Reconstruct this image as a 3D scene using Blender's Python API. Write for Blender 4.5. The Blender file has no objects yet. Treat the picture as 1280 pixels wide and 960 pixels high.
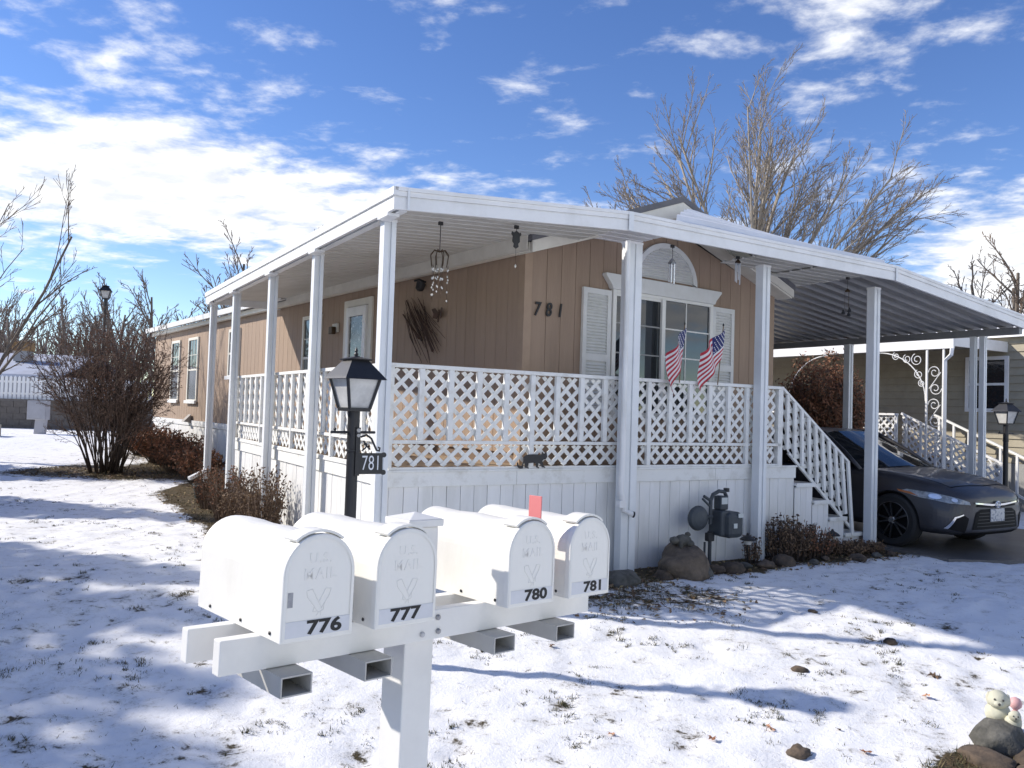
import bpy, bmesh, math, random
from mathutils import Vector, Matrix, noise
from mathutils.bvhtree import BVHTree
R = math.radians
S = bpy.context.scene
C = S.collection

# ------------------------------------------------------------------ camera
cam_d = bpy.data.cameras.new('camera'); cam = bpy.data.objects.new('camera', cam_d); C.objects.link(cam)
cam_d.sensor_width = 36; cam_d.lens = 36*1012/1280; cam_d.clip_start = .05; cam_d.clip_end = 3000
pt, rl = R(1.87), R(1.8)
fw = Vector((0, math.cos(pt), math.sin(pt))); u0 = Vector((0, -math.sin(pt), math.cos(pt))); r0 = Vector((1, 0, 0))
rt = r0*math.cos(rl)+u0*math.sin(rl); up = u0*math.cos(rl)-r0*math.sin(rl)
mw = Matrix((rt, up, -fw)).transposed().to_4x4(); mw.translation = (0, 0, 1.6)
cam.matrix_world = mw
S.camera = cam

# ------------------------------------------------------------------ sun, sky
SUN_EL = 33.0
sd = Vector((-.988*math.cos(R(SUN_EL)), .155*math.cos(R(SUN_EL)), math.sin(R(SUN_EL))))   # towards the sun
sl = bpy.data.lights.new('sun', 'SUN'); sun = bpy.data.objects.new('sun', sl); C.objects.link(sun)
sl.energy = 3.7; sl.angle = R(1.0); sl.color = (1, .93, .83)
sun.rotation_euler = sd.to_track_quat('Z', 'Y').to_euler()
sun.location = (-20, 5, 20)
W = bpy.data.worlds.new('World'); S.world = W; W.use_nodes = True
nt = W.node_tree; N = nt.nodes; Lk = nt.links; N.clear()
def nd(t, **k):
    n = N.new(t)
    for a, b in k.items(): setattr(n, a, b)
    return n
def ma(op, a, b=None, clamp=False):
    n = N.new('ShaderNodeMath'); n.operation = op; n.use_clamp = clamp
    for i, v in enumerate((a, b)):
        if v is None: continue
        if isinstance(v, (int, float)): n.inputs[i].default_value = v
        else: Lk.new(v, n.inputs[i])
    return n.outputs[0]
def sstep(x, a, b):
    n = N.new('ShaderNodeMapRange'); n.interpolation_type = 'SMOOTHSTEP'
    Lk.new(x, n.inputs[0]); n.inputs[1].default_value = a; n.inputs[2].default_value = b
    return n.outputs[0]
sky = nd('ShaderNodeTexSky', sky_type='NISHITA', sun_disc=False, sun_elevation=R(SUN_EL), altitude=1400, air_density=1.0, dust_density=.1, ozone_density=1.8)
sky.sun_rotation = math.atan2(sd.x, sd.y)
tc = nd('ShaderNodeTexCoord'); sx = nd('ShaderNodeSeparateXYZ'); Lk.new(tc.outputs['Generated'], sx.inputs[0])
X, Y, Z = sx.outputs
zz = ma('ADD', ma('MAXIMUM', Z, 0.0), .10)
cx = nd('ShaderNodeCombineXYZ'); Lk.new(ma('DIVIDE', X, zz), cx.inputs[0]); Lk.new(ma('DIVIDE', Y, zz), cx.inputs[1])
def wnoise(scale, detail, rough, loc=(0, 0, 0), rot=0, sc=(1, 1, 1), dist=0):
    mp = nd('ShaderNodeMapping'); Lk.new(cx.outputs[0], mp.inputs[0])
    mp.inputs['Location'].default_value = loc; mp.inputs['Rotation'].default_value = (0, 0, rot); mp.inputs['Scale'].default_value = sc
    n = nd('ShaderNodeTexNoise'); Lk.new(mp.outputs[0], n.inputs[0])
    n.inputs['Scale'].default_value = scale; n.inputs['Detail'].default_value = detail; n.inputs['Roughness'].default_value = rough; n.inputs['Distortion'].default_value = dist
    return n.outputs[0]
az = ma('ARCTAN2', X, Y)                       # right positive
el = ma('ARCSINE', Z)
big = wnoise(1.1, 9, .62, (3.1, 1.7, 0), .4, (1, .7, 1), .2)
fine = wnoise(5.6, 9, .60, (7.2, .4, 0), .5, (.9, 1.1, 1), .15)
# a wide cloud bank that is thick towards the left and breaks up to the right
cen = ma('ADD', ma('MULTIPLY', az, .06), .248)
bw = ma('DIVIDE', ma('SUBTRACT', el, cen), .075)
band = ma('POWER', 2.718, ma('MULTIPLY', ma('MULTIPLY', bw, bw), -1.0))
left = ma('MAXIMUM', sstep(az, .26, -.20), sstep(az, .9, 1.5))
lowr = ma('MULTIPLY', sstep(az, .38, .55), ma('POWER', 2.718, ma('MULTIPLY', ma('POWER', ma('DIVIDE', ma('SUBTRACT', el, .17), .075), 2), -1)))
cov = ma('ADD', ma('MULTIPLY', ma('MULTIPLY', band, left), .32), ma('MULTIPLY', lowr, .42))
cov = ma('ADD', cov, ma('MULTIPLY', sstep(el, .22, .36), .075))
den = ma('ADD', ma('ADD', ma('MULTIPLY', big, .75), ma('MULTIPLY', fine, .62)), cov)
mask = sstep(den, .76, 1.0)
mask = ma('MULTIPLY', mask, sstep(el, .015, .10))
bg = nd('ShaderNodeBackground'); bg.inputs[1].default_value = .12
hs = nd('ShaderNodeHueSaturation'); hs.inputs['Saturation'].default_value = 1.20; hs.inputs['Hue'].default_value = .513; hs.inputs['Value'].default_value = 1.0
Lk.new(sky.outputs[0], hs.inputs['Color'])
mx = nd('ShaderNodeMix', data_type='RGBA'); Lk.new(mask, mx.inputs[0]); Lk.new(hs.outputs[0], mx.inputs[6])
shade = nd('ShaderNodeMix', data_type='RGBA'); Lk.new(sstep(fine, .35, .62), shade.inputs[0])
shade.inputs[6].default_value = (5.0, 5.2, 5.6, 1); shade.inputs[7].default_value = (6.6, 6.65, 6.75, 1)
Lk.new(shade.outputs[2], mx.inputs[7]); Lk.new(mx.outputs[2], bg.inputs[0])
wo = nd('ShaderNodeOutputWorld'); Lk.new(bg.outputs[0], wo.inputs[0])
S.view_settings.view_transform = 'Standard'; S.view_settings.look = 'None'; S.view_settings.exposure = 0.6; S.view_settings.gamma = 1
S.render.engine = 'CYCLES'

# ------------------------------------------------------------------ materials
MATS = {}
def mat(name, col, rough=.6, col2=None, scale=6, bump=0, bscale=60, metal=0, spec=.5, contrast=(.35, .65), coat=0, stretch=(1, 1, 1), trans=0):
    if name in MATS: return MATS[name]
    m = bpy.data.materials.new(name); m.use_nodes = True; t = m.node_tree; b = t.nodes['Principled BSDF']
    b.inputs['Base Color'].default_value = (*col, 1); b.inputs['Roughness'].default_value = rough; b.inputs['Metallic'].default_value = metal
    b.inputs['Specular IOR Level'].default_value = spec; b.inputs['Coat Weight'].default_value = coat; b.inputs['Coat Roughness'].default_value = .04
    b.inputs['Transmission Weight'].default_value = trans
    co = t.nodes.new('ShaderNodeTexCoord'); mp = t.nodes.new('ShaderNodeMapping'); t.links.new(co.outputs['Object'], mp.inputs[0]); mp.inputs['Scale'].default_value = stretch
    if col2:
        n = t.nodes.new('ShaderNodeTexNoise'); n.inputs['Scale'].default_value = scale; n.inputs['Detail'].default_value = 6; n.inputs['Roughness'].default_value = .65
        t.links.new(mp.outputs[0], n.inputs[0])
        r = t.nodes.new('ShaderNodeValToRGB'); r.color_ramp.elements[0].position, r.color_ramp.elements[1].position = contrast
        r.color_ramp.elements[0].color = (*col, 1); r.color_ramp.elements[1].color = (*col2, 1)
        t.links.new(n.outputs[0], r.inputs[0]); t.links.new(r.outputs[0], b.inputs['Base Color'])
    if bump:
        n = t.nodes.new('ShaderNodeTexNoise'); n.inputs['Scale'].default_value = bscale; n.inputs['Detail'].default_value = 5
        t.links.new(mp.outputs[0], n.inputs[0])
        k = t.nodes.new('ShaderNodeBump'); k.inputs['Strength'].default_value = bump; k.inputs['Distance'].default_value = .02
        t.links.new(n.outputs[0], k.inputs['Height']); t.links.new(k.outputs[0], b.inputs['Normal'])
    MATS[name] = m
    return m
def rnd_tint(m, amt):            # each object a slightly different tone
    t = m.node_tree; b = t.nodes['Principled BSDF']; ob = t.nodes.new('ShaderNodeObjectInfo'); h = t.nodes.new('ShaderNodeHueSaturation')
    src = b.inputs['Base Color'].links[0].from_socket if b.inputs['Base Color'].links else None
    if src: t.links.new(src, h.inputs['Color'])
    else: h.inputs['Color'].default_value = b.inputs['Base Color'].default_value
    r = t.nodes.new('ShaderNodeMapRange'); r.inputs[3].default_value = 1-amt; r.inputs[4].default_value = 1+amt
    t.links.new(ob.outputs['Random'], r.inputs[0]); t.links.new(r.outputs[0], h.inputs['Value']); t.links.new(h.outputs[0], b.inputs['Base Color'])
white = mat('white_metal', (.80, .80, .79), .42, (.64, .64, .62), 2.2, .03, 40, contrast=(.45, .8))
alum = mat('white_aluminium_post', (.78, .80, .81), .38, (.70, .72, .73), 2.5, .02, 30)
pan = mat('white_roof_pan', (.60, .59, .55), .5, (.50, .49, .45), 1.5, .02, 30)
panlid = mat('snowy_roof_pan', (.86, .86, .87), .5, (.78, .78, .78), 2)
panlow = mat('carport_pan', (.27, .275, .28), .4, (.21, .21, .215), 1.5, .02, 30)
wpaint = mat('white_wood_paint', (.79, .79, .76), .62, (.52, .50, .44), 7, .14, 60, contrast=(.5, .85))
wpost = mat('white_vinyl', (.80, .79, .755), .42, (.73, .72, .685), 4, .04, 60)
skirtm = mat('white_skirting', (.78, .78, .77), .5, (.60, .60, .57), 3.5, .06, 30, contrast=(.45, .8), stretch=(1, 1, .22)); rnd_tint(skirtm, .035)
tan = mat('tan_siding', (.365, .265, .192), .75, (.27, .195, .142), 5, .22, 55, contrast=(.3, .8), stretch=(1.6, 1.6, .16)); rnd_tint(tan, .045)
tandark = mat('siding_groove', (.165, .115, .082), .85)
tantrim = mat('tan_trim', (.375, .272, .192), .7, (.335, .24, .17), 6)
vinylw = mat('window_vinyl', (.78, .77, .72), .5)
cream = mat('cream_trim', (.74, .71, .63), .55, (.66, .63, .55), 5)
glass = mat('window_glass', (.018, .022, .026), .03, spec=.9)
glassd = mat('dim_window_glass', (.10, .11, .115), .12, (.16, .17, .17), 3, spec=.6)
shut = mat('shutter_white', (.72, .72, .70), .55, (.66, .66, .63), 8)
shing = mat('roof_sheet', (.16, .16, .17), .7, (.11, .11, .12), 3)
black = mat('black_paint', (.014, .014, .016), .42, (.022, .022, .024), 8, .08, 90)
blackm = mat('black_metal', (.02, .02, .022), .5)
frost = mat('frosted_lamp_glass', (.60, .60, .58), .35, (.42, .42, .41), 7, .1, 30, spec=.6)
brass = mat('aged_bronze', (.07, .045, .025), .5, metal=.6)
steel = mat('bolt_steel', (.32, .32, .33), .4, metal=.8)
meterg = mat('meter_grey', (.055, .066, .075), .55, (.042, .05, .058), 8, .06, 50)
rockm = mat('brown_rock', (.135, .098, .07), .95, (.05, .04, .032), 9, 1.0, 16, contrast=(.3, .7)); rnd_tint(rockm, .25)
rockg = mat('grey_rock', (.13, .125, .11), .95, (.06, .058, .05), 9, 1.0, 16); rnd_tint(rockg, .25)
bark = mat('grey_bark', (.20, .165, .13), .9, (.12, .098, .08), 9, .5, 30)
barkp = mat('pale_bark', (.36, .315, .26), .85, (.23, .20, .16), 5, .4, 30)
barkd = mat('dark_bark', (.085, .06, .045), .9, (.05, .036, .028), 9, .5, 30)
twigm = mat('brown_twig', (.185, .125, .085), .85, (.12, .082, .058), 14)
twigp = mat('pale_twig', (.27, .225, .18), .85, (.19, .158, .125), 14)
leafr = mat('russet_dry_leaf', (.36, .165, .085), .8, (.17, .075, .042), 18); leafb = mat('brown_dry_leaf', (.17, .105, .062), .8, (.075, .047, .03), 18)
leafg = mat('grey_dry_leaf', (.16, .125, .10), .85, (.085, .066, .055), 18); leaft = mat('tan_dry_leaf', (.30, .20, .115), .8, (.15, .095, .055), 18)
green = mat('spruce_needle', (.03, .055, .03), .8, (.02, .035, .02), 10)
concrete = mat('wet_concrete', (.105, .098, .092), .42, (.19, .18, .17), 1.6, .15, 40, contrast=(.4, .75))
blockm = mat('grey_block', (.155, .138, .12), .9, (.115, .102, .092), 10, .3, 60)
carp = mat('graphite_car_paint', (.050, .050, .057), .42, metal=.35, coat=.25)
cardk = mat('car_black_plastic', (.008, .008, .009), .6, spec=.15)
carglass = mat('car_glass', (.010, .013, .017), .04, spec=.6)
rubber = mat('tyre_rubber', (.016, .016, .017), .8)
rimm = mat('dark_alloy', (.12, .12, .125), .32, metal=.9)
chrome = mat('chrome', (.62, .63, .65), .14, metal=1)
lampg = mat('headlamp_lens', (.36, .40, .44), .12, (.13, .15, .17), 14, spec=.8); amber = mat('amber_lens', (.42, .13, .03), .3)
redp = mat('faded_red_flag', (.62, .19, .19), .55)
sticker = mat('sticker_silver', (.66, .67, .69), .45, (.60, .61, .63), 10)
ink = mat('ink_black', (.012, .012, .012), .6)
tansid = mat('olive_tan_siding', (.37, .33, .245), .75, (.32, .285, .21), 4, .08, 50); rnd_tint(tansid, .03)
fred = mat('flag_red', (.42, .025, .045), .8); fwh = mat('flag_white', (.72, .70, .70), .8); fbl = mat('flag_blue', (.022, .03, .13), .8)
rust = mat('rusted_metal', (.085, .045, .03), .8, (.05, .03, .022), 12)
crystal = mat('crystal_bead', (.72, .70, .62), .1, spec=.9)
orange = mat('tan_cooler_box', (.36, .215, .085), .7)
stonep = mat('cream_figurine', (.58, .57, .45), .7, (.46, .45, .35), 9, .15, 40)
pinkm = mat('pink_ornament', (.62, .36, .36), .6)
deckw = mat('deck_board', (.34, .26, .18), .8, (.26, .19, .13), 6)
mailw = mat('mailbox_white', (.80, .785, .73), .45, (.70, .68, .62), 4.5, .10, 26, contrast=(.5, .8), stretch=(1, 1, .5))
grime = mat('grime', (.30, .30, .31), .9, (.45, .45, .46), 40)

# ------------------------------------------------------------------ mesh helpers
class MB:
    def __init__(s): s.v = []; s.f = []; s.mi = []; s.m = 0
    def add(s, vs, fs):
        o = len(s.v); s.v += [tuple(v) for v in vs]; s.f += [tuple(i+o for i in f) for f in fs]; s.mi += [s.m]*len(fs); return s
    def box(s, x0, x1, y0, y1, z0, z1, M=None):
        vs = [Vector(p) for p in ((x0,y0,z0),(x1,y0,z0),(x1,y1,z0),(x0,y1,z0),(x0,y0,z1),(x1,y0,z1),(x1,y1,z1),(x0,y1,z1))]
        if M: vs = [M @ v for v in vs]
        return s.add(vs, [(0,3,2,1),(4,5,6,7),(0,1,5,4),(1,2,6,5),(2,3,7,6),(3,0,4,7)])
    def bar(s, a, b, w, h=None, upv=(0, 0, 1)):
        a, b = Vector(a), Vector(b); h = h or w; d = (b-a).normalized(); u = Vector(upv)
        if abs(d.dot(u)) > .98: u = Vector((0, 1, 0))
        r = d.cross(u).normalized(); u = r.cross(d)
        vs = [p+r*(i*w/2)+u*(j*h/2) for p in (a, b) for i, j in ((-1,-1),(1,-1),(1,1),(-1,1))]
        return s.add(vs, [(0,1,2,3),(7,6,5,4),(0,4,5,1),(1,5,6,2),(2,6,7,3),(3,7,4,0)])
    def tube(s, pts, r, n=8, r1=None, cap=True):
        pts = [Vector(p) for p in pts]; k = len(pts); rings = []
        prev = None
        for i, p in enumerate(pts):
            d = (pts[min(i+1, k-1)]-pts[max(i-1, 0)]).normalized()
            if prev is None:
                a = d.cross(Vector((0, 0, 1)));
                if a.length < .1: a = d.cross(Vector((0, 1, 0)))
                a.normalize()
            else: a = (prev-d*prev.dot(d)).normalized()
            prev = a; b = d.cross(a)
            rr = r[i] if isinstance(r, (list, tuple)) else (r if r1 is None else r+(r1-r)*i/max(1, k-1))
            rings += [p+(a*math.cos(2*math.pi*j/n)+b*math.sin(2*math.pi*j/n))*rr for j in range(n)]
        fs = [(i*n+j, i*n+(j+1) % n, (i+1)*n+(j+1) % n, (i+1)*n+j) for i in range(k-1) for j in range(n)]
        if cap: fs += [tuple(range(n))[::-1], tuple((k-1)*n+j for j in range(n))]
        return s.add(rings, fs)
    def lathe(s, prof, n=20, c=(0, 0, 0), M=None, cap=True):
        vs = []; k = len(prof)
        for r, z in prof:
            for j in range(n):
                a = 2*math.pi*j/n; v = Vector((r*math.cos(a), r*math.sin(a), z))
                if M: v = M @ v
                vs.append(v+Vector(c))
        fs = [(i*n+j, i*n+(j+1) % n, (i+1)*n+(j+1) % n, (i+1)*n+j) for i in range(k-1) for j in range(n)]
        if cap: fs += [tuple(range(n))[::-1], tuple((k-1)*n+j for j in range(n))]
        return s.add(vs, fs)
    def prism(s, poly, d0, d1, ax):        # poly in a plane, ax(p2, d) -> 3D
        n = len(poly); vs = [ax(p, d0) for p in poly]+[ax(p, d1) for p in poly]
        return s.add(vs, [tuple(range(n))[::-1], tuple(range(n, 2*n))]+[(i, (i+1) % n, n+(i+1) % n, n+i) for i in range(n)])
    def build(s, name, m, parent=None, smooth=False, bevel=0):
        me = bpy.data.meshes.new(name); me.from_pydata(s.v, [], s.f)
        for q in (m if isinstance(m, (list, tuple)) else [m]): me.materials.append(q)
        if isinstance(m, (list, tuple)): me.polygons.foreach_set('material_index', s.mi)
        bm = bmesh.new(); bm.from_mesh(me); bmesh.ops.recalc_face_normals(bm, faces=bm.faces)
        if bevel: bmesh.ops.bevel(bm, geom=bm.edges[:], offset=bevel, segments=2, affect='EDGES', profile=.5, clamp_overlap=True)
        bm.to_mesh(me); bm.free()
        if smooth is True: me.polygons.foreach_set('use_smooth', [True]*len(me.polygons))
        elif smooth: me.shade_smooth_by_angle(angle=R(smooth)) if hasattr(me, 'shade_smooth_by_angle') else None
        return link(name, me, parent)
def link(name, me, parent=None):
    o = bpy.data.objects.new(name, me); C.objects.link(o)
    if parent: o.parent = parent
    return o
def tag(o, label=None, cat=None, group=None, kind=None):
    if label: o['label'] = label
    if cat: o['category'] = cat
    if group: o['group'] = group
    if kind: o['kind'] = kind
    return o
def thing(name, label, cat, loc=(0, 0, 0), rz=0, group=None):
    o = bpy.data.objects.new(name, None); C.objects.link(o); o.location = loc; o.rotation_euler = (0, 0, rz); o.empty_display_size = .2
    return tag(o, label, cat, group)
def copy_tree(o, parent=None):
    c = o.copy(); C.objects.link(c); c.parent = parent
    for ch in list(o.children): copy_tree(ch, c)
    return c
def box(name, m, parent, x0, x1, y0, y1, z0, z1, bevel=0): return MB().box(x0, x1, y0, y1, z0, z1).build(name, m, parent, bevel=bevel)
def text_verts(s, size=1, extrude=.002, offset=0, shear=0, space=1):
    cu = bpy.data.curves.new('t', 'FONT'); cu.body = s; cu.size = size; cu.extrude = extrude; cu.offset = offset; cu.shear = shear; cu.space_character = space
    cu.align_x = 'CENTER'; cu.align_y = 'CENTER'; cu.resolution_u = 4
    o = bpy.data.objects.new('t', cu); C.objects.link(o); dg = bpy.context.evaluated_depsgraph_get(); dg.update()
    me = bpy.data.meshes.new_from_object(o.evaluated_get(dg)); bpy.data.objects.remove(o); bpy.data.curves.remove(cu)
    return me
def text(name, s, m, parent, M, size, extrude=.002, offset=0, shear=0, space=1, sx=1):
    me = text_verts(s, size, extrude, offset, shear, space); me.materials.clear(); me.materials.append(m)
    me.transform(M @ Matrix.Diagonal((sx, 1, 1, 1))); me.name = name
    return link(name, me, parent)
def frame(o, xa, ya, za): return Matrix(((xa[0], ya[0], za[0], o[0]), (xa[1], ya[1], za[1], o[1]), (xa[2], ya[2], za[2], o[2]), (0, 0, 0, 1)))

AP = R(31); OP = Vector((-1.094, 6.849, 0)); EX = Vector((math.cos(AP), math.sin(AP), 0)); EY = Vector((-math.sin(AP), math.cos(AP), 0))
AH = R(36.56); OH = Vector((.103, 8.306, 0)); HX = Vector((math.cos(AH), math.sin(AH), 0)); HY = Vector((-math.sin(AH), math.cos(AH), 0))
def P(x, y, z=0): return OP+EX*x+EY*y+Vector((0, 0, z))      # porch grid -> world
def Hh(x, y, z=0): return OH+HX*x+HY*y+Vector((0, 0, z))     # house grid -> world
def sm(a, b, x): t = min(1, max(0, (x-a)/(b-a))); return t*t*(3-2*t)
def gz(x, y):                                                # lie of the land
    return -.22*(1-sm(4.0, 7.6, y)) + .52*sm(12, 25, y)*(1-sm(-4, 4, x))

# ------------------------------------------------------------------ ground
def axis(lo, hi, step, far, grow=1.22):
    a = []; v = lo
    while v < hi: a.append(v); v += step
    s = step
    while v < far: a.append(v); s *= grow; v += s
    b = []; v = lo; s = step
    while v > -far: s *= grow; v -= s; b.append(v)
    return b[::-1]+a
gx = axis(-7.2, 5.6, .055, 900); gy = axis(2.6, 12, .055, 900)
def bareness(x, y):
    b = 0
    n = noise.noise((x*1.3, y*1.3, 4))
    dx, dy = x+OP.x*-1, y-OP.y
    px = (x-OP.x)*EX.x+(y-OP.y)*EX.y; py = (x-OP.x)*EY.x+(y-OP.y)*EY.y
    if -.3 < px < 6.9 and py < .5: b = max(b, sm(-.62, -.25, py+.16*n)*sm(1.7, 2.3, px))   # bed before the porch
    if -.75 < px < .5 and .6 < py < 9: b = max(b, sm(-.75, -.42, px+.14*n)*sm(.6, 1.2, py))
    hx = (x-OH.x)*HX.x+(y-OH.y)*HX.y; hy = (x-OH.x)*HY.x+(y-OH.y)*HY.y
    if 5.5 < hy < 16.5 and hx < .4: b = max(b, sm(-1.0, -.6, hx+.2*n))
    e = ((x+8.05)/1.75)**2+((y-16.0)/.85)**2
    b = max(b, 1-sm(.75, 1.2, e+.3*n))
    e = ((x-1.05)/1.0)**2+((y-7.2)/.62)**2
    b = max(b, .5*(1-sm(.2, 1.3, e+.5*n)))
    e = ((x-2.65)/.5)**2+((y-4.15)/.4)**2
    b = max(b, .9*(1-sm(.5, 1.3, e+.5*n)))
    return b
def snow_h(x, y):
    z = gz(x, y)
    if abs(x) < 30 and 0 < y < 40:
        k = 1-bareness(x, y)
        z += k*(.020*noise.noise((x*2.1, y*2.1, 0))+.018*noise.noise((x*5, y*5, 3))+.011*noise.noise((x*12, y*12, 8)))
    return z
gv = []; bare = []
for y in gy:
    for x in gx:
        gv.append((x, y, snow_h(x, y))); bare.append(bareness(x, y) if abs(x) < 40 and -2 < y < 60 else 0)
nx = len(gx)
import bisect
rd = random.Random(9)
for k in range(150):
    dy_ = 2.9+rd.random()**1.3*8; dx_ = rd.uniform(-.65*dy_, .65*dy_)
    if bareness(dx_, dy_) > .2: continue
    r_ = rd.uniform(.05, .12); dp = rd.uniform(.012, .032); el_ = rd.uniform(.5, 1)
    i0, i1 = bisect.bisect(gx, dx_-2.2*r_), bisect.bisect(gx, dx_+2.2*r_); j0, j1 = bisect.bisect(gy, dy_-2.2*r_), bisect.bisect(gy, dy_+2.2*r_)
    for j in range(j0, j1):
        for i in range(i0, i1):
            q = (((gx[i]-dx_)/(r_*el_))**2+((gy[j]-dy_)/r_)**2); x, y, z = gv[j*nx+i]; gv[j*nx+i] = (x, y, z-dp*math.exp(-q)); bare[j*nx+i] = max(bare[j*nx+i], .42*math.exp(-q))
gf = [(j*nx+i, j*nx+i+1, (j+1)*nx+i+1, (j+1)*nx+i) for j in range(len(gy)-1) for i in range(nx-1)]
me = bpy.data.meshes.new('snowy_lawn'); me.from_pydata(gv, [], gf)
at = me.attributes.new('bare', 'FLOAT', 'POINT'); at.data.foreach_set('value', bare)
me.polygons.foreach_set('use_smooth', [True]*len(me.polygons))
sm_ = bpy.data.materials.new('snow_over_grass'); sm_.use_nodes = True; t = sm_.node_tree; b = t.nodes['Principled BSDF']
def tn(ty): return t.nodes.new(ty)
co = tn('ShaderNodeTexCoord')
def tnoise(scale, det, ro, sc=(1, 1, 1), dist=0):
    mp = tn('ShaderNodeMapping'); mp.inputs['Scale'].default_value = sc; t.links.new(co.outputs['Object'], mp.inputs[0])
    n = tn('ShaderNodeTexNoise'); n.inputs['Scale'].default_value = scale; n.inputs['Detail'].default_value = det; n.inputs['Roughness'].default_value = ro; n.inputs['Distortion'].default_value = dist
    t.links.new(mp.outputs[0], n.inputs[0]); return n.outputs[0]
def tm(op, a, b_=None, cl=False):
    n = tn('ShaderNodeMath'); n.operation = op; n.use_clamp = cl
    for i, v in enumerate((a, b_)):
        if v is None: continue
        if isinstance(v, (int, float)): n.inputs[i].default_value = v
        else: t.links.new(v, n.inputs[i])
    return n.outputs[0]
def tss(x, a, b_):
    n = tn('ShaderNodeMapRange'); n.interpolation_type = 'SMOOTHSTEP'; t.links.new(x, n.inputs[0]); n.inputs[1].default_value = a; n.inputs[2].default_value = b_; return n.outputs[0]
def tmix(f, a, b_):
    n = tn('ShaderNodeMix'); n.data_type = 'RGBA'; t.links.new(f, n.inputs[0])
    for i, v in ((6, a), (7, b_)):
        if isinstance(v, tuple): n.inputs[i].default_value = (*v, 1)
        else: t.links.new(v, n.inputs[i])
    return n.outputs[2]
atn = tn('ShaderNodeAttribute'); atn.attribute_name = 'bare'; ba = atn.outputs['Fac']
n_big = tnoise(.55, 4, .5); n_mid = tnoise(5.5, 6, .6, (1, 1.25, 1), .4); n_fin = tnoise(22, 6, .7); n_gr = tnoise(90, 4, .7)
poke = tm('ADD', tm('ADD', tm('MULTIPLY', n_mid, .55), tm('MULTIPLY', n_fin, .42)), tm('MULTIPLY', n_big, .26))
poke = tm('ADD', poke, tm('MULTIPLY', ba, .30))
speck = tm('MULTIPLY', tss(tm('ADD', n_gr, tm('MULTIPLY', tm('SUBTRACT', poke, .6), .9)), .66, .74), .75)
pm = tm('MAXIMUM', tss(poke, .705, .785), speck)
thin = tm('MULTIPLY', tss(poke, .60, .75), .34)
soil = tmix(tss(n_gr, .35, .65), (.022, .017, .011), (.17, .12, .062)); soil = tmix(tm('MULTIPLY', tss(n_fin, .42, .6), .6), soil, (.045, .04, .02))
snow = tmix(n_fin, (.83, .84, .86), (.90, .90, .90))
snow = tmix(thin, snow, (.42, .40, .34))
t.links.new(tmix(pm, snow, soil), b.inputs['Base Color'])
b.inputs['Roughness'].default_value = .75; b.inputs['Specular IOR Level'].default_value = .25
bp = tn('ShaderNodeBump'); bp.inputs['Strength'].default_value = .55; bp.inputs['Distance'].default_value = .03
t.links.new(tm('ADD', tm('MULTIPLY', n_fin, .6), tm('MULTIPLY', n_gr, .25)), bp.inputs['Height']); t.links.new(bp.outputs[0], b.inputs['Normal'])
me.materials.append(sm_)
tag(link('snowy_lawn', me), 'thin patchy snow over grass around the home', kind='structure')
# driveway under the carport
dv = MB(); pts = [(6.72, -.95), (7.6, -1.45), (9.6, -1.15), (10.6, -.4), (10.6, 9), (6.72, 9)]
vs = [P(*p) for p in pts]; top = [Vector((v.x, v.y, gz(v.x, v.y)+.028)) for v in vs]; bot = [Vector((v.x, v.y, gz(v.x, v.y)-.1)) for v in vs]; n = len(pts)
dv.add(top+bot, [tuple(range(n))]+[(i, i+n, (i+1) % n+n, (i+1) % n) for i in range(n)])
tag(dv.build('driveway', concrete), 'dark wet concrete pad under the parked car', kind='structure')

# grass blades poking through the snow
rng = random.Random(5)
gb = MB()
def blades(x, y, nb, rad, hmax):
    for k in range(nb):
        a, rr_ = rng.uniform(0, 6.283), rad*rng.random()**.6; bx, by = x+math.cos(a)*rr_, y+math.sin(a)*rr_; z = snow_h(bx, by)-.004
        a2 = rng.uniform(0, 6.283); hgt = hmax*rng.uniform(.3, 1); ln = rng.uniform(.2, 1.6)*hgt; w = rng.uniform(.0018, .0042); dx, dy = math.cos(a2), math.sin(a2)
        gb.m = rng.choice((0, 0, 1, 1, 1)); gb.add([(bx-dy*w, by+dx*w, z), (bx+dy*w, by-dx*w, z), (bx+dx*ln, by+dy*ln, z+hgt)], [(0, 1, 2)])
for i in range(15000):
    y = 2.9+rng.random()**1.4*15; x = rng.uniform(-.70*y-.6, .70*y+.6)
    pv = Vector((x, y, 0))-OP; px, py = pv.dot(EX), pv.dot(EY)
    if px > -.05 and py > .0: continue
    if px > 6.6 and py > -1.8: continue
    bz = bareness(x, y); q = noise.noise((x*1.6, y*1.6, 11))*.7+noise.noise((x*5, y*5, 2))*.5
    if bz > .25: blades(x, y, 9, .06, .05)
    elif q > .20: blades(x, y, rng.randrange(5, 26), rng.uniform(.015, .05), rng.uniform(.015, .036))
    elif rng.random() < .12: blades(x, y, 3, .03, .025)
me = bpy.data.meshes.new('grass_blades'); me.from_pydata(gb.v, [], gb.f)
me.materials.append(mat('dry_grass', (.14, .115, .055), .9)); me.materials.append(mat('dull_grass', (.05, .055, .025), .9)); me.polygons.foreach_set('material_index', gb.mi)
tag(link('grass_blades', me), 'short dull grass blades poking out of thin snow', 'grass', kind='stuff')

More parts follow.
